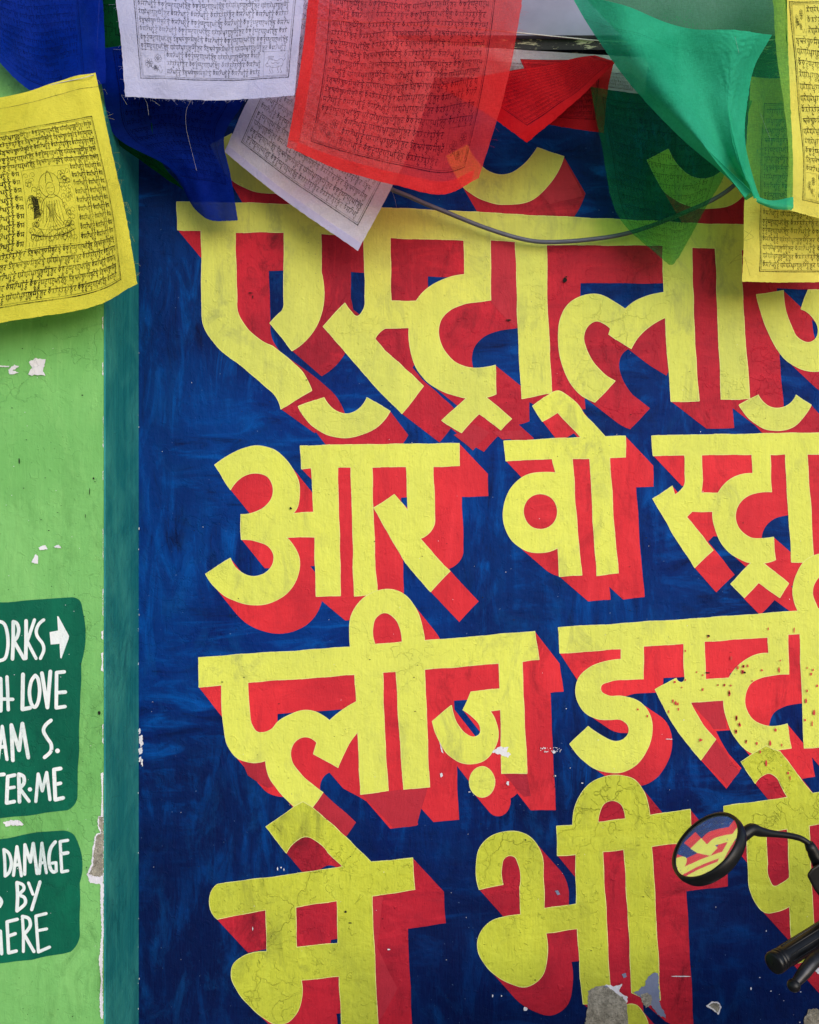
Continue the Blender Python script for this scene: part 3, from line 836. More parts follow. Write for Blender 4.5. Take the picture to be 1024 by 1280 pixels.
def lettering(panel_poly, x0, y0, s, strokes, wd, extra=(), label=None):
    c = wobble(curve_pts(panel_poly), 77, .6)
    V, F = union([c])
    po = flat_obj('painted_panel', V, F, PD + .0008, M['panel'], pier)
    po['label'] = label
    rnd = random.Random(3)
    out = []
    for st in strokes:
        pts = [(x0 + a / s, y0 + b / s) for a, b in st]
        if len(pts) > 2 and st not in straight: pts = smooth_line(pts, 5)
        out += stroke(pts, wd * rnd.uniform(.92, 1.12))
    out += [[np.array((x0 + a / s, y0 + b / s)) for a, b in e] for e in extra]
    V, F = union(out)
    lo = flat_obj('painted_lettering', V, F, PD + .0016, M['white_paint'], po)
    return po


straight = []


def ST(*p):
    straight.append(list(p)); return list(p)


dotc = lambda x, y, r: [(x + r * math.cos(t), y + r * math.sin(t)) for t in [2 * math.pi * k / 14 for k in range(14)]]
arrow = [(270, 262), (316, 253), (311, 175), (318, 176), (376, 283), (374, 296), (334, 406), (328, 402), (324, 325), (276, 330)]
strokes1 = [[(-35, 215), (5, 206), (32, 235), (44, 320), (30, 400), (-5, 418)],
            [(72, 205), (72, 300), (68, 408)], [(72, 205), (92, 215), (102, 250), (92, 290), (72, 312)], ST((76, 312), (130, 406)),
            [(142, 200), (142, 300), (140, 405)], ST((188, 195), (148, 312), (196, 405)),
            [(238, 195), (212, 218), (197, 255), (205, 288), (232, 325), (238, 362), (220, 405)],
            [(3, 515), (5, 600), (4, 690)], ST((-20, 625), (70, 628)), [(38, 505), (42, 600), (45, 685)],
            ST((125, 492), (122, 682), (164, 674)),
            [(192, 497), (170, 530), (160, 590), (170, 650), (190, 670), (208, 640), (216, 580), (208, 520), (192, 497)],
            ST((228, 485), (258, 672), (274, 476)), ST((350, 478), (308, 482), (306, 674), (354, 667)), ST((308, 592), (356, 588)),
            ST((-10, 955), (12, 775), (38, 955)), ST((-10, 890), (28, 884)),
            ST((70, 960), (62, 768), (104, 905), (122, 760), (154, 945)),
            [(278, 742), (248, 768), (237, 800), (256, 838), (278, 872), (276, 912), (242, 944)],
            ST((-40, 1042), (22, 1036)), ST((80, 1040), (42, 1048), (36, 1192), (78, 1184)), ST((42, 1112), (78, 1106)),
            [(102, 1035), (104, 1110), (106, 1186)], [(102, 1035), (128, 1048), (130, 1085), (106, 1112)], ST((108, 1114), (158, 1182)),
            ST((195, 1184), (208, 1034), (230, 1126), (254, 1026), (272, 1174)),
            ST((330, 1004), (294, 1010), (301, 1174), (344, 1164)), ST((298, 1092), (330, 1084))]
panel1 = [(-90, 760), (0, 753), (60, 748.5), (90, 746.5), (99, 750, 1), (103.5, 764, 1), (101.5, 830), (99, 930), (97, 992), (93, 1006, 1), (84, 1013), (0, 1023), (-90, 1030)]
lettering(panel1, 0, 730, 4.353, strokes1, 4.4, [arrow, dotc(313, 908, 13), dotc(163, 1118, 12)], 'taller dark green panel with an arrow')
strokes2 = [[(24, 192), (30, 270), (32, 356)], [(24, 190), (56, 215), (71, 275), (58, 330), (32, 356)],
            ST((84, 352), (106, 172), (134, 354)), ST((92, 290), (122, 282)),
            ST((154, 345), (156, 160), (190, 268), (208, 152), (232, 340)),
            ST((246, 340), (262, 150), (290, 336)), ST((252, 276), (280, 270)),
            [(346, 142), (318, 180), (306, 240), (312, 300), (332, 330), (352, 322)], ST((352, 325), (350, 272), (326, 275)),
            ST((424, 132), (376, 140), (386, 330), (424, 323)), ST((380, 218), (424, 210)),
            [(-30, 470), (0, 495), (10, 520), (-4, 548)],
            [(106, 396), (110, 480), (106, 574)], [(106, 396), (142, 410), (148, 440), (112, 474)], [(112, 474), (152, 490), (156, 530), (106, 574)],
            ST((178, 398), (206, 470)), ST((250, 392), (198, 566)),
            [(2, 700), (6, 770), (10, 842)], ST((-30, 790), (8, 780)),
            ST((108, 626), (44, 642), (54, 836), (102, 824)), ST((50, 732), (96, 716)),
            [(140, 608), (146, 720), (146, 828)], [(140, 608), (180, 622), (188, 670), (150, 720)], ST((152, 722), (212, 828)),
            ST((288, 590), (224, 606), (240, 830), (310, 800)), ST((232, 698), (292, 686))]
panel2 = T(0, 1024, [(-200, 160), (0, 125), (230, 82), (380, 72), (455, 92, 1), (492, 160, 1), (498, 400), (498, 690), (488, 770, 1), (440, 830), (200, 880), (0, 902), (-200, 930)], 5.0)
lettering(panel2, 0, 1024, 5.0, strokes2, 4.0, [], 'lower dark green panel without an arrow')

# chipped corner and flakes on the pier
edge = 129.3
patch(T(0, 1024, [(613, -20), (646, -20), (647, 390), (625, 405), (560, 398), (543, 350), (572, 280), (578, 180), (600, 92), (628, 85), (610, 40)], 5.0), 'primer', pier, .7, PD + .002, 'white edged chip along the pier corner')
patch(T(0, 1024, [(618, -15), (645, -15), (646, 345), (625, 360), (575, 355), (556, 340), (582, 290), (588, 190), (606, 102), (636, 88), (618, 40)], 5.0), 'plaster', pier, .7, PD + .002)
patch(T(0, 1024, [(628, 395), (647, 400), (647, 700), (640, 960), (645, 1250), (628, 1240), (622, 1120), (632, 1000), (618, 880), (636, 720), (628, 520)], 5.0), 'primer', pier, .7, PD + .002)
for (y0, y1, wd_) in [(395, 412, 1.6), (452, 470, 1.5), (588, 600, 1.0), (735, 770, 1.2), (788, 800, 3), (815, 840, 3.0), (905, 930, 1.4), (965, 1022, 3.2), (660, 700, .8), (520, 560, .7)]:
    patch([(edge, y0), (edge - .6, (y0 + y1) / 2), (edge, y1), (edge - wd_, y1 - 2), (edge - wd_ * .6, (y0 + y1) / 2), (edge - wd_, y0 + 2)], 'primer', pier, .35, PD + .002)
patch([(36, 452), (45, 447), (57, 450), (54, 460), (56, 469), (36, 469), (40, 460)], 'primer', pier, 1.2, PD + .002)
patch([(10, 462), (18, 456), (24, 458), (16, 463), (24, 466), (12, 468)], 'primer', pier, .6, PD + .002)
patch([(-10, 456), (12, 457.5), (11, 459), (-10, 458)], 'primer', pier, .3, PD + .002)
patch([(48, 684), (56, 681), (60, 686), (50, 688)], 'primer', pier, .5, PD + .002)
patch([(67, 683), (73, 681), (77, 685), (69, 685)], 'primer', pier, .5, PD + .002)
patch([(39, 703), (45, 692), (48, 697), (47, 705)], 'primer', pier, .5, PD + .002)
patch(T(0, 1024, [(20, 20), (60, 8), (120, 6), (145, 30), (135, 42), (70, 38), (40, 48)], 5.0), 'primer', pier, .8, PD + .002)
psp = [(rnd.uniform(-40, 128), rnd.uniform(400, 1275), rnd.uniform(.25, .8), rnd.uniform(.25, .8)) for _ in range(60)]
psp = [(P(a, b, PD).x / S + 512, 640 - (P(a, b, PD).z - ZC) / S, c, e) for a, b, c, e in psp]


def pier_specks(spots, mat, name, base):
    V, F = [], []
    for (x, y, rx, ry) in spots:
        n = len(V)
        for k in range(8):
            a = 2 * math.pi * k / 8
            V.append((x + math.cos(a) * rx * rnd.uniform(.6, 1.15), y + math.sin(a) * ry * rnd.uniform(.6, 1.15)))
        F.append(tuple(range(n, n + 8)))
    return tag(flat_obj(name, V, F, base, mat, pier), kind='stuff')


pier_specks([(rnd.uniform(-40, 127), rnd.uniform(400, 1275), rnd.uniform(.25, .7), rnd.uniform(.25, .7)) for _ in range(50)], M['primer'], 'paint_speck', PD + .0042)
pier_specks([(24, 576, 1.0, 5), (117, 598, 1.4, 1.4), (112, 614, .5, 6), (107, 645, .6, 3), (103, 494, 1.6, .8), (124, 891, 2, 3)] +
            [(rnd.uniform(-40, 127), rnd.uniform(400, 1275), rnd.uniform(.3, 1.2), rnd.uniform(.25, .8)) for _ in range(40)], M['dark_mark'], 'scuff_mark', PD + .0046)

# ------------------------------------------------------------------ prayer flags
def interp_axis(A, n):
    """interpolating spline along axis 0 of a control array -> n samples"""
    m = A.shape[0]
    t = np.linspace(0, m - 1, n)
    i = np.clip(np.floor(t).astype(int), 0, m - 2)
    f = (t - i).reshape((-1,) + (1,) * (A.ndim - 1))
    p1, p2 = A[i], A[i + 1]
    p0 = np.where((i == 0).reshape(f.shape), 2 * p1 - p2, A[np.maximum(i - 1, 0)])
    p3 = np.where((i == m - 2).reshape(f.shape), 2 * p2 - p1, A[np.minimum(i + 2, m - 1)])
    return 0.5 * (2 * p1 + (p2 - p0) * f + (2 * p0 - 5 * p1 + 4 * p2 - p3) * f ** 2 + (3 * p1 - p0 - 3 * p2 + p3) * f ** 3)


class Sheet:
    def __init__(s, grid, d, seed, wr=.0022, nu=64, nv=64, gather=None):
        """grid rows (top to bottom) of (px,py); d rows or per-row depth"""
        rows = []
        for i, row in enumerate(grid):
            dd = d[i] if hasattr(d, '__len__') else d
            rows.append([tuple(P(p[0], p[1], (p[2] if len(p) > 2 else dd))) for p in row])
        A = np.array(rows, float)
        A = interp_axis(A, nv)
        A = np.transpose(interp_axis(np.transpose(A, (1, 0, 2)), nu), (1, 0, 2))
        s.A = A
        s.nu, s.nv = nu, nv
        s.W = np.mean(np.sum(np.linalg.norm(np.diff(A, axis=1), axis=2), axis=1))
        s.H = np.mean(np.sum(np.linalg.norm(np.diff(A, axis=0), axis=2), axis=0))
        r = np.random.RandomState(seed)
        U, V = np.meshgrid(np.linspace(0, 1, nu), np.linspace(0, 1, nv))
        h = np.zeros_like(U)
        for k in range(9):
            fr = r.uniform(3, 22); a = r.normal(0, .55); ph = r.uniform(0, 6.28)
            h += np.sin(fr * (U * math.cos(a) * s.W / .3 + V * math.sin(a) * s.H / .3) + ph + 1.2 * np.sin(3 * V + ph)) * wr / (.5 + fr / 6)
        # softly frayed outline
        if gather:
            e = np.exp(-((U - gather[0]) / gather[1]) ** 2)
            h += e * gather[2] * (np.sin(V * 95 + 5 * np.sin(U * 30) + 3 * np.sin(V * 17)) * np.cos(U * 70 + 4 * np.sin(V * 21)) + .9 * np.sin(U * 85 + 2 * np.sin(V * 13)))
        N = s.normals(A)
        A += N * h[..., None]
        eu = r.normal(0, .00035, (nv,)); ev = r.normal(0, .00035, (nu,))
        du = (A[:, -1] - A[:, -2]); du /= np.linalg.norm(du, axis=1)[:, None]
        A[:, -1] += du * eu[:, None]; A[:, 0] += du * eu[::-1, None]
        dv = (A[-1] - A[-2]); dv /= np.linalg.norm(dv, axis=1)[:, None]
        A[-1] += dv * ev[:, None]
        s.N = s.normals(A)

    def normals(s, A):
        gu = np.gradient(A, axis=1); gv = np.gradient(A, axis=0)
        n = np.cross(gu, gv)
        n /= (np.linalg.norm(n, axis=2)[..., None] + 1e-12)
        sg = np.sign(-np.mean(n[..., 1])) or 1
        return n * sg

    def at(s, uv, lift=0.0):
        uv = np.clip(np.asarray(uv, float), 0, 1)
        x = uv[:, 0] * (s.nu - 1); y = uv[:, 1] * (s.nv - 1)
        i = np.clip(x.astype(int), 0, s.nu - 2); j = np.clip(y.astype(int), 0, s.nv - 2)
        f = (x - i)[:, None]; g = (y - j)[:, None]
        b = lambda A: (A[j, i] * (1 - f) + A[j, i + 1] * f) * (1 - g) + (A[j + 1, i] * (1 - f) + A[j + 1, i + 1] * f) * g
        return b(s.A) + b(s.N) * lift

    def build(s, name, mat, parent=None, loc=None):
        vs = s.A.reshape(-1, 3)
        fs = []
        for j in range(s.nv - 1):
            for i in range(s.nu - 1):
                a = j * s.nu + i
                fs.append((a, a + 1, a + s.nu + 1, a + s.nu))
        return mesh_obj(name, vs, fs, mat, parent, True, loc)


# Tibetan-style letters as pen strokes; x in letter widths, y: 0 head line, 1 foot
GL = [
    ([[(0, 0), (.8, 0)], [(.12, 0), (.12, .42), (.34, .6)], [(.42, 0), (.42, .95)], [(.74, 0), (.74, 1.25)]], .92),            # ka
    ([[(0, 0), (.75, 0)], [(.1, 0), (.05, .4), (.3, .62), (.55, .42)], [(.68, 0), (.68, .7), (.5, .95)]], .88),                 # kha
    ([[(0, 0), (.7, 0)], [(.1, 0), (.1, .7), (.32, .9)], [(.62, 0), (.62, 1.2)]], .85),                                        # ga
    ([[(0, 0), (.6, 0)], [(.45, 0), (.15, .35), (.5, .55), (.4, .95), (.08, .9)]], .78),                                       # nga
    ([[(0, 0), (.7, 0)], [(.2, 0), (.1, .45), (.35, .75), (.62, .5), (.55, .2)]], .85),                                        # ca
    ([[(0, 0), (.7, 0)], [(.6, 0), (.55, .45), (.15, .5), (.2, .9), (.62, .95)]], .85),                                        # ja
    ([[(0, 0), (.6, 0)], [(.3, 0), (.3, .5), (.05, .85)], [(.3, .5), (.55, .9)]], .72),                                        # ta
    ([[(0, 0), (.6, 0)], [(.5, 0), (.2, .4), (.45, .7), (.45, 1.2)]], .74),                                                    # da
    ([[(0, 0), (.62, 0)], [(.5, 0), (.5, .45), (.12, .6), (.12, 1.05)]], .78),                                                 # na
    ([[(.05, 0), (.05, .75), (.6, .75), (.6, 0)], [(.6, .75), (.62, 1.05)]], .8),                                              # pa
    ([[(0, 0), (.7, 0)], [(.05, 0), (.05, .7), (.62, .7), (.62, 0)]], .84),                                                    # ba
    ([[(0, 0), (.75, 0)], [(.12, 0), (.12, .65), (.68, .65)], [(.68, 0), (.68, 1.0)], [(.12, .65), (.02, .9)]], .9),            # ma
    ([[(0, 0), (.72, 0)], [(.15, 0), (.15, .55), (.4, .7)], [(.66, 0), (.4, .4), (.66, .8), (.4, 1.1)]], .88),                  # tsa
    ([[(0, 0), (.6, 0)], [(.5, 0), (.3, .3), (.5, .55), (.2, .9)]], .72),                                                      # ra
    ([[(0, 0), (.78, 0)], [(.1, 0), (.1, .6), (.4, .3), (.4, .8), (.72, .4), (.72, 1.15)]], .94),                               # la
    ([[(0, 0), (.74, 0)], [(.15, 0), (.05, .6), (.35, .8), (.45, .2)], [(.66, 0), (.66, 1.2)]], .9),                            # sha
    ([[(0, 0), (.7, 0)], [(.35, 0), (.08, .45), (.35, .85), (.64, .45), (.35, 0)]], .85),                                      # 'a
    ([[(0, 0), (.66, 0)], [(.1, 0), (.3, .5), (.06, .95)], [(.3, .5), (.6, .2), (.6, 1.1)]], .84),                              # sa
    ([[(0, 0), (.6, 0)], [(.5, 0), (.5, .5), (.2, .5), (.35, .95), (.6, 1.05)]], .76),                                         # ha
]
VOW = [[[(.1, -.2), (.3, -.5), (.55, -.42), (.6, -.2)]], [[(.2, -.5), (.6, -.18)]], [[(.05, -.5), (.33, -.2), (.62, -.52)]], [[(.28, -.5), (.45, -.38), (.28, -.28), (.28, -.5)]]]
SUB = [[[(.3, 1.1), (.1, 1.4), (.4, 1.6), (.6, 1.35)]], [[(.2, 1.05), (.6, 1.15), (.5, 1.6)]], [[(.5, 1.05), (.15, 1.3), (.5, 1.45), (.3, 1.7)]]]
# recurring mantras as (letter, vowel, subjoined) so that lines repeat as printed flags do
MAN = [
    [(16, 2, -1), None, (11, -1, -1), None, (8, 0, -1), None, (9, -1, -1), (7, 1, 0), None, (18, 3, 0), None],
    [(16, 2, -1), None, (16, -1, 0), None, (18, 3, 0), None, (10, -1, -1), (5, -1, 2), None, (2, -1, -1), (13, -1, 1), None, (9, -1, -1), (7, 1, -1), None, (17, 0, 1), (12, -1, 0), None],
    [(16, 2, -1), None, (6, -1, -1), (13, 1, -1), None, (6, -1, 0), (13, 1, -1), None, (6, -1, 1), (13, 1, -1), None, (17, 2, 2), None, (18, -1, -1), None],
    [(2, -1, -1), (6, 1, -1), None, (2, -1, -1), (6, 1, -1), None, (9, -1, 1), (13, -1, -1), None, (2, -1, 0), (17, -1, 2), None, (10, 2, -1), (7, 0, 0), None, (17, -1, 0), (18, -1, -1), None],
    [(3, 0, -1), (17, -1, 1), None, (14, -1, -1), (1, 1, -1), None, (0, -1, 2), (4, -1, -1), None, (11, 0, -1), None, (15, -1, 0), (5, 2, -1), None, (12, 1, 1), None],
]


class Print:
    def __init__(s, sheet, lift=.0007):
        s.sh, s.lift = sheet, lift
        s.q = []          # quads in sheet metres

    def line(s, pts, wd):
        A = [np.array(p, float) for p in pts]
        for a, b in zip(A[:-1], A[1:]):
            d = b - a; L = math.hypot(d[0], d[1])
            if L < 1e-7: continue
            e = d / L
            n = np.array([-e[1], e[0]]) * wd / 2
            a2, b2 = a - e * wd * .35, b + e * wd * .35
            m = max(1, int(L / .006))
            for k in range(m):
                p, q = a2 + (b2 - a2) * k / m, a2 + (b2 - a2) * (k + 1) / m
                s.q.append((p + n, q + n, q - n, p - n))

    def poly(s, pts, wd):
        s.line(smooth_line(pts, 4), wd)

    def rect(s, x0, y0, x1, y1, wd):
        s.line([(x0, y0), (x1, y0), (x1, y1), (x0, y1), (x0, y0)], wd)

    def text(s, x0, x1, y, h, rnd, repeat=None, wd=.15):
        """one line of letters of body height h between x0 and x1"""
        x = x0
        man = MAN[rnd.randrange(len(MAN))] if repeat is None else MAN[repeat]
        i = rnd.randrange(3) if repeat is None else 0
        gw = h * .80
        while x < x1 - gw * .8:
            if i >= len(man):
                i = 0
                x += gw * .35
                if repeat is None: man = MAN[rnd.randrange(len(MAN))]
                continue
            g = man[i]; i += 1
            if g is None:
                s.line([(x + gw * .02, y + h * .03), (x + gw * .12, y + h * .10)], h * wd * 1.2)
                x += gw * .24
                continue
            strokes, aw = GL[g[0]]
            jit = rnd.uniform(-.04, .04) * h
            allst = list(strokes)
            if g[1] >= 0: allst += VOW[g[1]]
            if g[2] >= 0: allst += SUB[g[2]]
            for st in allst:
                w_ = wd * h * (1.25 if st[0][1] == 0 and st[-1][1] == 0 else 1.0)
                s.line([(x + p[0] * gw, y + p[1] * h + jit) for p in st], w_)
            x += aw * gw

    def beast(s, x, y, w_, h, wd):
        q = lambda *p: s.poly([(x + a * w_, y + b * h) for a, b in p], wd)
        q((.12, .45), (.2, .3), (.35, .32), (.55, .38), (.75, .3), (.86, .42), (.84, .62))
        q((.12, .45), (.05, .55), (.12, .64), (.22, .6), (.3, .66), (.5, .7), (.7, .64), (.84, .62))
        for lx in (.28, .4, .66, .8):
            q((lx, .62), (lx - .04, .78), (lx + .03, .92), (lx - .06, .95))
        q((.86, .42), (.95, .3), (.88, .15), (.97, .08))
        for k in range(5):
            q((.16 + k * .05, .3), (.14 + k * .06, .2), (.2 + k * .05, .16))
        q((.3, .45), (.4, .5), (.5, .45), (.6, .52), (.7, .46))
        q((.1, .5), (.13, .48), (.16, .5))

    def bloom(s, x, y, w_, h, wd, seed=0):
        r = random.Random(seed)
        for (cx, cy, rr, n) in ((.28, .5, .2, 7), (.72, .3, .18, 8), (.6, .72, .12, 6)):
            for k in range(n):
                a = 6.283 * k / n
                s.poly([(x + (cx + math.cos(a) * rr * f + math.sin(a) * rr * .25 * g_) * w_, y + (cy + math.sin(a) * rr * f - math.cos(a) * rr * .25 * g_) * h) for f, g_ in ((.15, 0), (.7, 1), (1, 0), (.7, -1), (.15, 0))], wd)
        for k in range(4):
            a, b = r.uniform(.1, .9), r.uniform(.55, .95)
            s.poly([(x + (a + i * .07) * w_, y + (b + .08 * math.sin(i * 2 + k)) * h) for i in range(-2, 3)], wd)

    def build(s, parent, mat, name='printed_text'):
        if not s.q: return
        Q = np.array(s.q).reshape(-1, 2) / np.array([s.sh.W, s.sh.H])
        pts = s.sh.at(Q, s.lift)
        n = len(s.q)
        me = bpy.data.meshes.new(name)
        L = np.array(root_loc(parent))
        me.vertices.add(4 * n); me.vertices.foreach_set('co', (pts - L).ravel())
        me.loops.add(4 * n); me.loops.foreach_set('vertex_index', np.arange(4 * n))
        me.polygons.add(n); me.polygons.foreach_set('loop_start', np.arange(n) * 4); me.polygons.foreach_set('loop_total', np.full(n, 4))
        me.update(); me.validate()
        me.materials.append(M[mat])
        o = bpy.data.objects.new(name, me)
        COL.objects.link(o); o.parent = parent
        return o


def fringe(parent, sheet, mat, side, n, seed, ln=(.004, .012)):
    """loose warp threads along one torn edge"""
    r = random.Random(seed)
    mb = MB()
    for k in range(n):
        t = r.random()
        if side == 'bottom': uv = [(t, 1.0)]; uv2 = [(t, .97)]
        elif side == 'left': uv = [(0.0, t)]; uv2 = [(.03, t)]
        else: uv = [(1.0, t)]; uv2 = [(.97, t)]
        p = sheet.at(uv)[0]; q = sheet.at(uv2)[0]
        d = (p - q) / (np.linalg.norm(p - q) + 1e-9)
        L = r.uniform(*ln)
        j1, j2 = np.array([r.gauss(0, .5), r.gauss(0, .3), r.gauss(0, .5) - .25]), np.array([r.gauss(0, .8), r.gauss(0, .4), r.gauss(0, .6) - .4])
        mb.tube([p - d * .002, p + (d + j1 * .5) * L * .5, p + (d + j2) * L], .00011, 4, False)
    tag(mb.build('loose_threads', mat, parent), kind='stuff')


GROUP = 'prayer flags strung across the wall top'


def flag(grid, d, mat, label, seed, wr=.0022, nu=64, nv=64, gather=None):
    sh = Sheet(grid, d, seed, wr, nu, nv, gather)
    top = sh.at([(.5, 0)])[0]
    o = sh.build('prayer_flag', M[mat], None, tuple(top))
    tag(o, label, 'flag', GROUP)
    return o, sh


def hem(o, sh, mat, u0, u1, v0, v1, lift=.0012):
    """folded-over second layer of cloth along an edge"""
    n, m = max(4, int((u1 - u0) * 60)), max(4, int((v1 - v0) * 60))
    uv = [(u0 + (u1 - u0) * i / (n - 1), v0 + (v1 - v0) * j / (m - 1)) for j in range(m) for i in range(n)]
    r = np.random.RandomState(7)
    pts = sh.at(uv, lift) + sh.at(uv, 1.0) * 0
    fs = [(j * n + i, j * n + i + 1, (j + 1) * n + i + 1, (j + 1) * n + i) for j in range(m - 1) for i in range(n - 1)]
    return mesh_obj('folded_hem', pts, fs, M[mat], o, True)


def std_print(sh, o, mat, u0, u1, v0, v1, nlines, seed, boxes=('bloom', 'beast'), centre=False, wd=.13, frame=True, skip=()):
    r = random.Random(seed)
    p = Print(sh)
    X0, X1, Y0, Y1 = u0 * sh.W, u1 * sh.W, v0 * sh.H, v1 * sh.H
    if frame:
        p.rect(X0, Y0, X1, Y1, .0021)
        p.rect(X0 + .0036, Y0 + .0036, X1 - .0036, Y1 - .0036, .0009)
    gx = .007
    lh = (Y1 - Y0 - .012) / nlines
    bw, bh = (X1 - X0) * .155, lh * 3.0
    for k in range(nlines):
        y = Y0 + .007 + k * lh + lh * .24
        a, b = X0 + gx, X1 - gx
        if k >= nlines - 3:
            if boxes[0]: a += bw + .003
            if boxes[1]: b -= bw + .003
        if k < 3 and len(boxes) > 2:
            a += bw + .003; b -= bw + .003
        if centre and .27 < (k + .5) / nlines < .74:
            cx = (X0 + X1) / 2
            cw = (X1 - X0) * .17
            p.text(a, cx - cw - .004, y, lh * .45, r, 0, wd)
            p.text(cx + cw + .004, b, y, lh * .45, r, 0, wd)
        else:
            p.text(a, b, y, lh * .45, r, None, wd)
    by = Y1 - .006 - bh
    for i, bx in enumerate(boxes[:2]):
        x = X0 + .006 if i == 0 else X1 - .006 - bw
        if bx:
            p.rect(x, by, x + bw, by + bh, .0005)
            getattr(p, bx)(x + .002, by + .002, bw - .004, bh - .004, .0006)
    if len(boxes) > 2:
        for x in (X0 + .006, X1 - .006 - bw):
            p.rect(x, Y0 + .006, x + bw, Y0 + .006 + bh, .0005)
            p.bloom(x + .002, Y0 + .008, bw - .004, bh - .004, .0006, 4)
    if centre:
        cx, cw = (X0 + X1) / 2, (X1 - X0) * .17
        cy0, cy1 = Y0 + .007 + .27 * nlines * lh, Y0 + .007 + .74 * nlines * lh
        p.rect(cx - cw, cy0, cx + cw, cy1, .0006)
        ww, hh = 2 * cw, cy1 - cy0
        q = lambda wd_, *pp: p.poly([(cx - cw + a * ww, cy0 + b * hh) for a, b in pp], wd_ * 1.55)
        circ = lambda a, b, ra, rb, n=14: q(.0006, *[(a + ra * math.cos(6.283 * t / n), b + rb * math.sin(6.283 * t / n)) for t in range(n + 1)])
        circ(.5, .25, .22, .17); circ(.5, .3, .09, .085)
        q(.0009, (.42, .22), (.45, .12), (.5, .06), (.55, .12), (.58, .22))
        q(.0008, (.45, .38), (.3, .46), (.24, .62), (.16, .76), (.5, .82), (.84, .76), (.76, .62), (.7, .46), (.55, .38))
        for t in range(7):
            f = t / 6
            q(.0006, (.34 + .05 * t, .46), (.3 + .06 * t, .58 + .03 * math.sin(t * 2)), (.28 + .07 * t, .72))
        q(.0012, (.08, .84), (.3, .88), (.5, .89), (.7, .88), (.92, .83))
        for t in range(11):
            q(.0005, (.08 + .08 * t, .84), (.1 + .08 * t, .92), (.15 + .075 * t, .86))
        for t in range(16):
            f = t / 15
            q(.0005, (.10 + .10 * f, .36 + .02 * f), (.13 + .1 * f, .5), (.12 + .11 * f, .66 - .04 * f))
            q(.0004, (.06 + .88 * f, .93), (.05 + .88 * f, .98))
        for t in range(8):
            f = t / 7
            q(.0006, (.36 + .2 * f, .5), (.42 + .12 * f, .6 + .08 * math.sin(3 * f)), (.3 + .42 * f, .78))
        for (ex_, ey_) in ((.46, .29), (.54, .29)):
            q(.0007, (ex_ - .02, ey_), (ex_ + .02, ey_))
        q(.0006, (.47, .345), (.53, .345))
        rr = random.Random(seed + 9)
        for t in range(150):
            a, b = rr.uniform(.06, .94), rr.uniform(.06, .94)
            if abs(a - .5) < .22 and b < .8: continue
            sgn = rr.choice((-1, 1))
            q(.0005, *[(a + sgn * (.015 + .008 * i) * math.cos(i * 1.1), b + (.012 + .006 * i) * math.sin(i * 1.1)) for i in range(7)])
    p.build(o, mat)
    return p


# 1 yellow flag in front of the pier
g = [[(-112, 126), (0, 122), (68, 103), (119, 90)],
     [(-104, 214), (14, 195), (88, 186), (137, 178)],
     [(-92, 310), (26, 288), (104, 276), (157, 268)],
     [(-80, 420), (14, 402), (108, 384), (172, 355)]]
o, sh = flag(g, [.325, .335, .345, .35], 'c_yellow', 'opaque yellow flag with black print in front of the green wall', 11, .0026)
std_print(sh, o, 'i_black', .10, .895, .20, .945, 19, 1, (None, None), True, .19)
p = Print(sh, .0009)
p.line([(0, .062 * sh.H), (sh.W, .066 * sh.H)], .0010); p.build(o, 'i_grey', 'hem_stitching')
fringe(o, sh, M['c_yellow'], 'right', 26, 2, (.004, .016))

# 2 blue flag, top left corner
g = [[(-140, -120), (0, -115), (122, -105)], [(-100, -55), (14, 10), (129, 8)], [(-72, -14), (37, 112), (133, 104)]]
o, sh = flag(g, [.31, .32, .31], 'c_blue', 'dark blue flag in the top left corner above the yellow flag', 12, .004)
std_print(sh, o, 'i_blue', .1, .86, .06, .93, 18, 2)

# 3 second blue flag, twisted, its tip over the first letter
g = [[(116, 60), (212, 50), (308, 70)], [(128, 112), (214, 112), (304, 126)], [(144, 169), (214, 160), (279, 173)], [(212, 209), (246, 212), (288, 222)], [(239, 254), (264, 275), (297, 276)]]
o, sh = flag(g, [.285, .268, .19, .14, .09], 'c_blue', 'twisted blue flag whose narrow tip hangs over the first yellow letter', 13, .005)
std_print(sh, o, 'i_blue', .12, .9, .02, .8, 14, 3, (None, None))

# 4 deep green flag behind them
g = [[(110, -50), (150, -50), (196, -40)], [(122, 70), (152, 78), (188, 90)], [(141, 172), (166, 176), (196, 188)], [(205, 221), (216, 229), (230, 237)]]
o, sh = flag(g, [.265, .25, .16, .10], 'c_green_deep', 'narrow dark green flag squeezed behind the two blue flags', 14, .003)
std_print(sh, o, 'i_green', .1, .9, .05, .9, 12, 4, (None, None))

# 5 white flag
g = [[(136, -66), (262, -68), (388, -64)], [(149, 30), (262, 32), (377, 30)], [(157, 121), (262, 125.5), (368, 119)]]
o, sh = flag(g, [.33, .33, .32], 'c_white', 'upright white flag with grey print and small animal drawings in its lower corners', 15, .0026)
std_print(sh, o, 'i_grey', .10, .955, .04, .865, 14, 5, ('bloom', 'beast'))
fringe(o, sh, M['c_white'], 'bottom', 90, 5, (.0015, .0045))
fringe(o, sh, M['c_white'], 'left', 20, 6, (.003, .009))

# 6 white flag, tilted
g = [[(379, -33), (465, 24), (545, 90)], [(330, 82), (415, 136), (509, 196)], [(281, 190), (360, 253), (447, 313)]]
o, sh = flag(g, [.17, .15, .12], 'c_white_thin', 'tilted thin white flag hanging cornerwise below the sheer red flag', 16, .0034)
std_print(sh, o, 'i_grey', .07, .93, .05, .90, 18, 6, (None, None))

hem(o, sh, 'c_white', .0, 1.0, .962, 1.0)
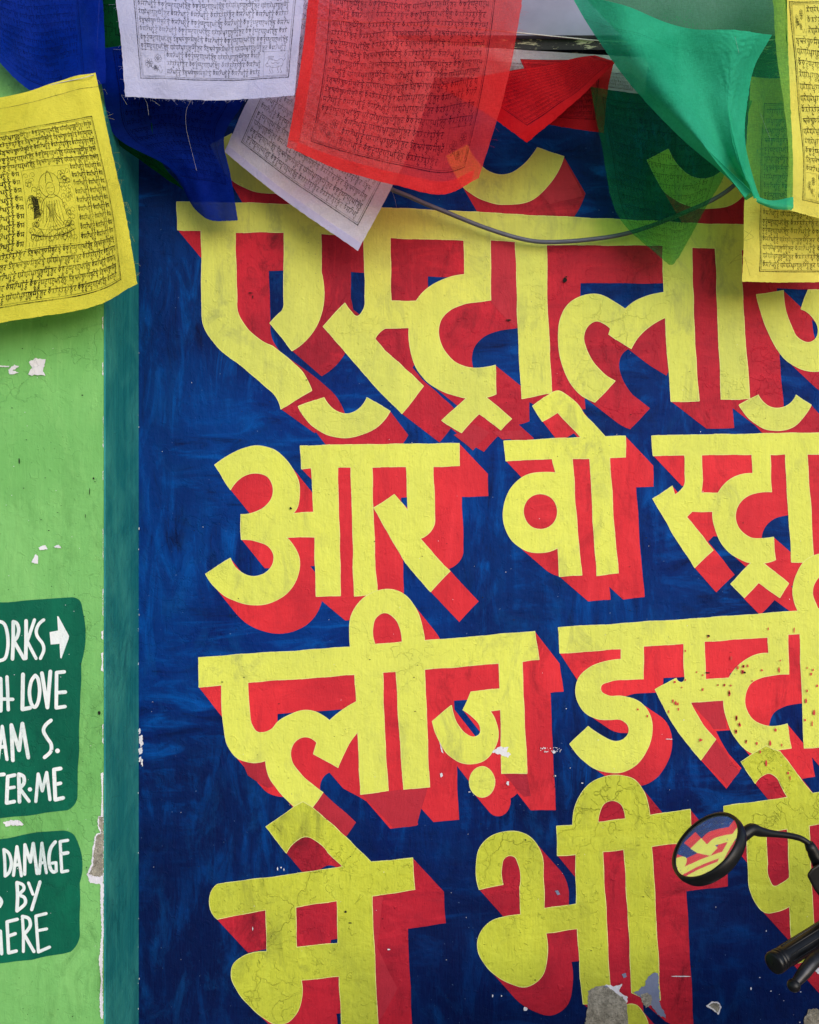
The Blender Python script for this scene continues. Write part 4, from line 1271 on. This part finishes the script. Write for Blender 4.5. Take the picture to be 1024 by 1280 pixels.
# 7 big sheer red flag
g = [[(394, -80), (450, -82), (520, -82), (590, -80), (664, -75)], [(384, 15), (446, 18), (515, 20), (585, 18), (651, 12)],
     [(373, 105), (438, 112), (505, 118), (572, 118), (633, 108)], [(359, 184), (416, 209), (482, 228), (550, 244), (599, 222)]]
o, sh = flag(g, [.27, .275, .28, .26], 'c_red', 'large sheer red flag through which letters and other flags show', 17, .0055)
std_print(sh, o, 'i_red', .115, .87, .04, .925, 20, 7, ('bloom', 'bloom'))
fringe(o, sh, M['c_red'], 'right', 60, 7, (.003, .009))
fringe(o, sh, M['c_red'], 'left', 30, 8, (.002, .006))
hem(o, sh, 'c_red', 0, .055, 0, .96); hem(o, sh, 'c_red', .05, .95, .955, 1.0)

# 8 red flag, corner hanging down
g = [[(545, 104), (650, 87), (744, 70)], [(604, 140), (682, 110), (757, 73)], [(659, 178), (716, 130), (771, 75)]]
o, sh = flag(g, [.20, .21, .22], 'c_red_deep', 'deep red flag folded to a triangle with its corner pointing down', 18, .0034)
std_print(sh, o, 'i_red', .12, .97, .0, .86, 13, 8, (None, None))

hem(o, sh, 'c_red_deep', .0, 1.0, .90, 1.0)
# 9 second deep red flag behind it
g = [[(650, 74), (710, 74), (768, 76)], [(668, 118), (712, 118), (760, 112)], [(676, 154), (712, 160), (755, 166)]]
o, sh = flag(g, [.165, .15, .13], 'c_red_deep', 'small piece of deep red flag half hidden by the red triangle', 19, .0020)
std_print(sh, o, 'i_red', .0, .86, .0, .85, 10, 9, (None, None))

# 10 sheer dark green flag
g = [[(738, 108), (800, 116), (880, 118), (940, 126)], [(752, 182), (805, 200), (862, 206), (914, 200)], [(772, 268), (816, 278), (854, 282), (884, 256)], [(824, 321), (833, 328), (839, 331), (850, 322)]]
o, sh = flag(g, [.17, .14, .11, .09], 'c_green_dark', 'sheer dark green flag hanging in a point over the letters and cable', 20, .0045)
std_print(sh, o, 'i_green', .08, .9, .05, .9, 16, 10, (None, None))
fringe(o, sh, M['c_green_dark'], 'right', 26, 9, (.002, .008))

# 11 bright teal flag: front drape and the layer folded behind
g = [[(711, -8), (775, 5), (850, 36), (915, 40), (967, 43)], [(745, 43), (800, 62), (862, 78), (915, 78), (948, 78)],
     [(798, 114), (835, 120), (880, 126), (915, 128), (940, 120)], [(860, 180), (882, 184), (905, 187), (922, 188), (936, 184)], [(931, 240), (935, 243), (939, 246), (943, 248), (948, 251)]]
dd = [[(x, y, .33 + (.05 if 0 < i < 4 else 0) * (1 if i % 2 else .4)) for i, (x, y) in enumerate(r_)] for r_ in g]
o, sh = flag(dd, .52, 'c_green', 'bright teal green flag draped diagonally with a gathered fold', 21, .0050, 120, 120, (.80, .12, .0011))
p = Print(sh, .0009)
p.line([(0, .16 * sh.H), (sh.W * .8, .17 * sh.H)], .0007); p.line([(0, .172 * sh.H), (sh.W * .8, .182 * sh.H)], .0005)
p.build(o, 'i_green', 'hem_stitching')
g = [[(700, -45), (840, -45), (968, -45), (985, -45)], [(738, 6), (850, 34), (968, 60), (985, 60)], [(850, 118), (900, 130), (972, 150), (989, 150)], [(936, 238), (955, 250), (980, 256), (991, 258)]]
sb = Sheet(g, [.29, .29, .285, .285], 22, .0025)
bk = sb.build('back_layer', M['c_green_olive'], o)
g = [[(942, 243), (965, 250), (992, 246)], [(945, 250), (966, 256), (992, 257)], [(948, 254), (968, 261), (990, 262)]]
Sheet(g, [.295, .305, .30], 23, .001, 30, 12).build('rolled_hem', M['c_green'], o)

# 12 yellow flag at the right
g = [[(960, -60), (1024, -60), (1095, -60)], [(970, 50), (1032, 52), (1100, 54)], [(984, 170), (1040, 174), (1105, 178)], [(984, 262), (1042, 276), (1110, 286)]]
o, sh = flag(g, [.245, .245, .245, .24], 'c_yellow_thin', 'bright yellow flag at the right edge, behind the teal fold', 24, .0030)
std_print(sh, o, 'i_black', .17, .95, .19, .94, 19, 12, ('bloom', 'beast', 'top'))
fringe(o, sh, M['c_yellow_thin'], 'left', 120, 11, (.004, .011))

# 13 yellow flag behind and below
g = [[(938, 96), (1005, 98), (1085, 100)], [(931, 228), (1000, 232), (1085, 236)], [(928, 352), (1000, 353), (1086, 352)]]
o, sh = flag(g, [.17, .155, .14], 'c_yellow_thin', 'lower yellow flag hanging below the bright yellow one at the right edge', 25, .0030)
std_print(sh, o, 'i_black', .15, .93, .12, .945, 18, 13, (None, None))

# 14 far white flag behind the reds
g = [[(470, 46), (620, 60), (812, 72)], [(500, 74), (640, 80), (808, 98)], [(520, 96), (650, 100), (806, 118)]]
o, sh = flag(g, [.135, .115, .09], 'c_white_thin', 'thin white flag close to the wall, seen in slivers behind the red flags', 26, .002)
std_print(sh, o, 'i_grey', .05, .95, .45, .9, 3, 14, (None, None))

# ------------------------------------------------------------------ cords and cable
def cord(name, pts, r, mat, label, cat, group=None):
    q = [Vector(p) for p in smooth_line([tuple(P(*p)) for p in pts], 8)]
    mb = MB(); mb.tube(q, r, 8)
    return tag(mb.build(name, mat, None, True, tuple(q[0])), label, cat, group)


cord('grey_cable', [(395, 60, .125), (430, 150, .12), (470, 222, .09), (515, 247, .06), (560, 266, .045), (605, 284, .035), (650, 298, .03), (685, 302.5, .028), (740, 299, .03), (790, 290, .035), (850, 268, .05), (915, 234, .075), (965, 170, .1), (1010, 60, .125)], .0052, M['cable'],
     'loose grey cable sagging across the top line of letters', 'cable')
cord('flag_string', [(300, 20, .235), (520, 31, .235), (617, 38, .235), (700, 46, .235), (765, 51.5, .235), (900, 55, .235), (1150, 30, .235)], .0013, M['cord'],
     'thin white string in front of the black beam edge', 'string', 'flag strings')
cord('flag_string', [(-250, 134, .31), (-112, 127.5, .315), (0, 123.5, .315), (68, 105, .325), (114, 94, .33), (120, 80, .272), (128, -90, .27)], .0008, M['cord'],
     'thin string in the hem of the yellow flag at the left', 'string', 'flag strings')
for (y, d, x0, x1, lb) in [(-68, .33, -200, 1200, 'white string along the beam from which the upright white flag hangs'), ]:
    cord('flag_string', [(x0, y - 30, d), (400, y + 2, d), (x1, y - 30, d)], .0012, M['cord'], lb, 'string', 'flag strings')

# long loose threads
def thread(parent, pts, mat, r=.00013):
    q = [Vector(p) for p in smooth_line([tuple(P(*p)) for p in pts], 6)]
    mb = MB(); mb.tube(q, r, 5, False)
    mb.build('loose_thread', mat, parent)


fl = [o for o in bpy.data.objects if o.name.startswith('prayer_flag')]
thread(fl[4], [(240, 124, .322), (233, 138, .31), (233, 160, .30), (240, 190, .30), (246, 213, .30)], M['cord'])
thread(fl[4], [(180, 122, .325), (184, 130, .32), (186, 144, .32)], M['cord'])
thread(fl[4], [(158, 121, .325), (152, 119, .325), (159, 131, .325)], M['cord'])
thread(fl[4], [(190, 125, .325), (200, 132, .325)], M['cord'])
thread(fl[5], [(488, 232, .135), (494, 250, .125), (496, 262, .12)], M['cord'])
thread(fl[10], [(919, 46, .39), (924, 66, .39)], M['cord'])
thread(fl[10], [(951, 142, .32), (957, 158, .32), (964, 175, .32)], M['cord'])
thread(fl[0], [(138, 222, .36), (132, 236, .36), (138, 252, .36)], M['dark_mark'], .00015)
thread(fl[12], [(930, 288, .16), (942, 296, .165), (930, 300, .16), (940, 288, .165)], M['dark_mark'], .00018)
thread(fl[12], [(932, 322, .16), (918, 326, .12), (912, 330, .12), (928, 318, .14), (938, 345, .16)], M['dark_mark'], .00018)

# ------------------------------------------------------------------ motorcycle
GR = 0.80
bk_c = P(1180, 1150, .45)
bike = empty('motorcycle', (bk_c.x, bk_c.y, 0))
tag(bike, 'parked black motorcycle of which the round mirror, grip and lever reach into view', 'motorcycle')


def Q5(x, y, y0, d):
    return P(820 + x / 5.02, y0 + y / 5.02, d)


# mirror
Mc = P(883.5, 1058, .82)
view = (Mc - Vector(cam.location)).normalized()
TGT = P(530, 685, 0)
refl = (TGT - Mc).normalized()
nrm = (refl - view).normalized()
Rm = 0.0585
hb = MB()
prof = [(Rm - .002, .0035), (Rm + .0006, .0045), (Rm + .0024, .0035), (Rm + .0034, 0), (Rm + .0036, -.006), (Rm + .001, -.014), (Rm - .010, -.022), (Rm - .026, -.028), (.001, -.030)]
ex = view.cross(nrm)      # the long axis of the slightly oval mirror
hb.revolve(Mc, nrm, prof, 64, ex, 1.03, 1.07)
mh = hb.build('mirror_housing', M['black_plastic'], bike)
gb = MB()
Rc = .6
gp = []
for k in range(13):
    r_ = (Rm - .001) * k / 12
    gp.append((max(r_, 1e-5), .0012 + math.sqrt(Rc * Rc - r_ * r_) - Rc + (Rm * Rm) / (2 * Rc)))
gb.revolve(Mc, nrm, gp, 64, ex, 1.03, 1.07)
gb.build('mirror_glass', M['mirror'], mh)
# neck, arm, boot
side = (P(938, 1040, .80) - Mc)
kn0, kn1 = P(930, 1044, .795), P(940, 1037, .79)
mb = MB()
mb.tube(smooth_line([tuple(p) for p in (P(926, 1050, .79), kn0, kn1, P(950, 1039.5, .785), P(961, 1041.5, .78), P(973, 1043, .775), P(986, 1044.5, .77), P(999, 1047.5, .765), P(1007, 1051.5, .765), P(1013, 1057, .765))], 5),
        list(np.interp(np.linspace(0, 9, 46), [0, 1, 2, 3, 4, 5, 9], [.0078, .0096, .0096, .0080, .0060, .0050, .0046])), 16)
mb.build('mirror_arm', M['black_plastic'], bike)
mb = MB()
mb.tube([P(1011, 1054, .765), P(1014, 1060, .765), P(1016, 1063, .765), P(1018, 1068, .765), P(1020.5, 1073, .765), P(1024, 1080, .765)], [.0068, .0088, .0086, .0098, .0100, .0106], 16)
mb.build('rubber_boot', M['rubber'], bike)
mb = MB()
mb.tube([P(1017.5, 1079, .765), P(1025, 1074, .764)], [.0035, .0035], 10)
mb.build('lock_nut', M['steel'], bike)
# control block at the foot of the mirror arm
mb = MB()
cpts = [(1008.5, 1094), (1014, 1086), (1026, 1078), (1060, 1085), (1072, 1130), (1050, 1144), (1030, 1128), (1018, 1112)]
f0 = [P(a, b, .80) for a, b in cpts]; f1 = [P(a, b, .72) for a, b in cpts]
n_ = len(cpts)
mb.add(f0 + f1, [tuple(range(n_)), tuple(range(2 * n_ - 1, n_ - 1, -1))] + [(i, n_ + i, n_ + (i + 1) % n_, (i + 1) % n_) for i in range(n_)])
cbk = mb.build('control_block', M['black_plastic'], bike, False)
bv = cbk.modifiers.new('bevel', 'BEVEL'); bv.width = .004; bv.segments = 3
# grip: runs from its outer end in view up to the right, away from the camera
g0, g1 = P(966.5, 1205, .86), P(1086, 1130, .74)
ax = (g1 - g0).normalized()
L = (g1 - g0).length
mb = MB()
prof = [(.001, 0), (.0125, .0), (.0155, .0015), (.0162, .004), (.0162, .009), (.0150, .0105), (.0150, .0115), (.0160, .0125), (.0160, .0145), (.0150, .0155), (.0150, .017), (.0156, .018), (.0152, .022), (.0152, L)]
mb.revolve(g0, ax, prof, 40)
grip = mb.build('handle_grip', M['rubber'], bike)
mb = MB()
exg = ax.orthogonal().normalized(); eyg = ax.cross(exg)
for k in range(10):
    a = 2 * math.pi * k / 10
    o_ = (exg * math.cos(a) + eyg * math.sin(a)) * .0151
    mb.tube([g0 + ax * .027 + o_, g0 + ax * (L - .01) + o_], .0011, 6)
mb.build('grip_ridge', M['rubber'], grip)
# handlebar across to the far grip
hb0, hb1 = g1, P(1240, 1110, .50)
far0 = P(1330, 1130, .22)
mb = MB()
mb.tube(smooth_line([tuple(v) for v in (g0 + ax * .03, g1, P(1150, 1105, .64), hb1, P(1300, 1110, .36), far0)], 8), .0108, 14)
mb.build('handlebar', M['steel'], bike)
mb = MB(); mb.revolve(far0, (P(1300, 1110, .36) - far0), [(.001, -.02), (.016, -.018), (.0165, .1), (.011, .102)], 24); mb.build('handle_grip', M['rubber'], bike)
# brake lever in front of the grip, ball end nearest
lp = [Q5(868, 778, 1076, .89), Q5(900, 740, 1076, .885), Q5(940, 690, 1076, .88), Q5(990, 630, 1076, .87), Q5(1050, 585, 1076, .85), P(1070, 1150, .80), P(1085, 1136, .76)]
mb = MB()
lq = smooth_line([tuple(v) for v in lp], 6)
mb.tube(lq, list(np.interp(np.linspace(0, 1, len(lq)), [0, .1, .3, .6, 1], [.0060, .0070, .0092, .0100, .0085])), 14)
lv = mb.build('brake_lever', M['lever'], bike)
mb = MB()
pr = [(max(.0001, .0094 * math.sin(math.pi * k / 12)), -.0094 * math.cos(math.pi * k / 12)) for k in range(13)]
mb.revolve(Q5(866, 783, 1076, .89), (0, -1, .2), pr, 20)
mb.build('lever_ball', M['black_plastic'], lv)
# the rest of the machine stands to the right, outside the photograph
hc = P(1225, 1125, .50)
fx = hc.x
mb = MB()
fw = Vector((fx + .46, hc.y, .30))
mb.revolve(fw, (0, 1, 0), [(.235, -.03), (.275, -.042), (.30, -.03), (.305, 0), (.30, .03), (.275, .042), (.235, .03), (.235, -.03)], 48)
wt = mb.build('wheel', M['tyre'], bike)
mb = MB(); mb.revolve(fw, (0, 1, 0), [(.234, -.022), (.215, -.018), (.21, 0), (.215, .018), (.234, .022)], 48)
for k in range(12):
    a = 6.283 * k / 12
    mb.tube([fw, fw + Vector((math.cos(a), 0, math.sin(a))) * .215], .004, 6)
mb.revolve(fw, (0, 1, 0), [(.001, -.05), (.035, -.05), (.035, .05), (.001, .05)], 20)
mb.build('rim', M['steel'], wt)
rw = Vector((fx - .80, hc.y, .30))
mb = MB()
mb.revolve(rw, (0, 1, 0), [(.235, -.035), (.275, -.05), (.30, -.035), (.305, 0), (.30, .035), (.275, .05), (.235, .035), (.235, -.035)], 48)
wt = mb.build('wheel', M['tyre'], bike)
mb = MB(); mb.revolve(rw, (0, 1, 0), [(.234, -.022), (.215, -.018), (.21, 0), (.215, .018), (.234, .022)], 48)
for k in range(12):
    a = 6.283 * k / 12
    mb.tube([rw, rw + Vector((math.cos(a), 0, math.sin(a))) * .215], .004, 6)
mb.build('rim', M['steel'], wt)
mb = MB()
mb.revolve(Vector((fx - .15, hc.y, .61)), (1, 0, .10), [(.001, -.24), (.05, -.23), (.085, -.16), (.10, -.02), (.105, .1), (.09, .19), (.04, .23), (.001, .235)], 32, (0, 0, 1), .78, 1.05)
mb.build('fuel_tank', M['bike_paint'], bike)
mb = MB()
mb.tube([Vector((fx - .36, hc.y, .57)), Vector((fx - .55, hc.y, .565)), Vector((fx - .80, hc.y, .575)), Vector((fx - 1.02, hc.y, .60))], [.06, .07, .07, .045], 20)
mb.build('seat', M['seat'], bike)
mb = MB()
for y_ in (-.06, .06):
    mb.tube(smooth_line([(fx + .0, hc.y + y_ * .3, .72), (fx - .12, hc.y + y_, .52), (fx - .22, hc.y + y_, .24), (fx - .5, hc.y + y_, .26), tuple(rw + Vector((0, y_ * 1.3, 0)))], 6), .016, 10)
    mb.tube([rw + Vector((.02, y_ * 1.5, 0)), Vector((fx - .66, hc.y + y_ * 1.2, .56))], .02, 10)
mb.tube([Vector((fx + .06, hc.y, 1.02)), Vector((fx - .06, hc.y, .70))], .03, 12)
mb.build('frame', M['black_plastic'], bike)
mb = MB()
mb.box((fx - .44, hc.y - .11, .26), (fx - .16, hc.y + .11, .44))
mb.tube([Vector((fx - .26, hc.y, .42)), Vector((fx - .21, hc.y, .58))], .075, 20)
mb.build('engine', M['steel'], bike)
for sgn in (-1, 1):
    mb = MB(); mb.tube([Vector((fx + .04, hc.y + sgn * .09, hc.z - .02)), Vector((fx + .46, hc.y + sgn * .07, .30))], .02, 12); mb.build('fork_leg', M['steel'], bike)
mb = MB(); mb.revolve(Vector((fx + .16, hc.y, hc.z - .14)), (1, 0, .1), [(.001, -.07), (.05, -.06), (.085, 0), (.09, .05), (.082, .06), (.001, .07)], 32); mb.build('headlight', M['black_plastic'], bike)

for k, o in enumerate([o for o in bpy.data.objects if o.type == 'MESH']):
    pass
print('objects', len(bpy.data.objects))
